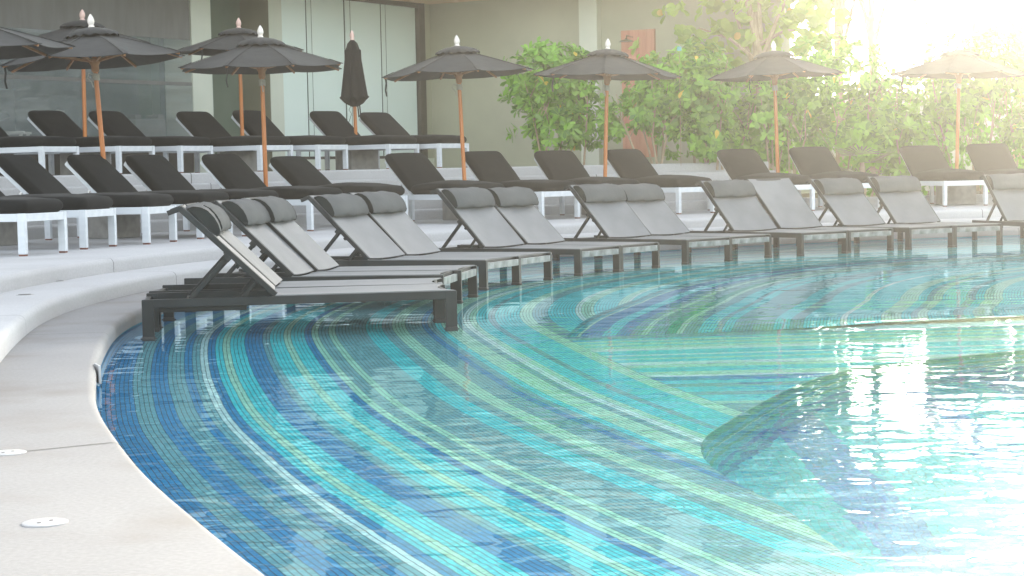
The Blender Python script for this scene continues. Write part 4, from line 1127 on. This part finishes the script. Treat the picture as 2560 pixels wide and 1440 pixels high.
P = gp(1708, 31.0, 0); bm = bmesh.new(); box(bm, (0, 0, 2.92), (0.07, 0.008, 0.07), bev=0.003); box(bm, (0, 0.010, 1.98), (0.009, 0.009, 1.9), bev=0.002, mi=1)
o = obj('garden_sign', bm, [M['teal_sign'], M['bark']]); o.location = P; tag(o, 'tiny teal sign on a thin stake among the shrubs', 'sign')

# ------------------------------------------------------------------ haze, world, sun, camera
bm = bmesh.new(); box(bm, (0, 0, 3.9), (310, 310, 14.6)); hz = obj('glow_haze', bm, [], smooth=None); hz['kind'] = 'stuff'  # air volume added to imitate the warm glow at upper right
m = bpy.data.materials.new('glow_air'); m.use_nodes = True; N = m.node_tree.nodes; N.clear()
v = N.new('ShaderNodeVolumePrincipled'); o_ = N.new('ShaderNodeOutputMaterial'); m.node_tree.links.new(v.outputs[0], o_.inputs['Volume'])
v.inputs['Color'].default_value = (1.0, 0.965, 0.88, 1); v.inputs['Density'].default_value = 0.0041; v.inputs['Anisotropy'].default_value = 0.92
hz.data.materials.append(m)
SUN_EL, SUN_AZ = 15.0, 18.0
W = bpy.data.worlds.new('World'); S.world = W; W.use_nodes = True; nt = W.node_tree; bg = nt.nodes['Background']
sky = nt.nodes.new('ShaderNodeTexSky'); sky.sky_type = 'NISHITA'; sky.sun_disc = False; sky.sun_elevation = R(SUN_EL); sky.sun_rotation = R(SUN_AZ)
sky.air_density = 1.0; sky.dust_density = 1.0; sky.ozone_density = 1.0
hs = nt.nodes.new('ShaderNodeHueSaturation'); hs.inputs['Saturation'].default_value = 0.38
nt.links.new(sky.outputs[0], hs.inputs['Color']); nt.links.new(hs.outputs[0], bg.inputs['Color']); bg.inputs['Strength'].default_value = 0.15
sl = bpy.data.lights.new('sun', 'SUN'); sl.energy = 2.2; sl.angle = R(10); sl.color = (1.0, 0.90, 0.72)
so = bpy.data.objects.new('sun', sl); COL.objects.link(so)
sd = Vector((math.sin(R(SUN_AZ)) * math.cos(R(SUN_EL)), math.cos(R(SUN_AZ)) * math.cos(R(SUN_EL)), math.sin(R(SUN_EL))))
so.rotation_euler = sd.to_track_quat('Z', 'Y').to_euler(); so.location = sd * 60
cd = bpy.data.cameras.new('camera'); cam = bpy.data.objects.new('camera', cd); COL.objects.link(cam); S.camera = cam
cd.sensor_width = 36; cd.lens = 4760.0 / 2560 * 36; cd.clip_end = 1000; cd.clip_start = 0.05
cam.matrix_world = Matrix.Translation(CAM_P) @ CAM_M.to_4x4()
vs_ = S.view_settings; vs_.view_transform = 'Standard'; vs_.look = 'None'; vs_.gamma = 1; vs_.exposure = 2.45; vs_.use_curve_mapping = False
cy = S.cycles; cy.max_bounces = 10; cy.transmission_bounces = 8; cy.transparent_max_bounces = 12; cy.volume_bounces = 0; cy.use_denoising = True
cy.sample_clamp_indirect = 8.0; cy.caustics_refractive = True; cy.blur_glossy = 0.0
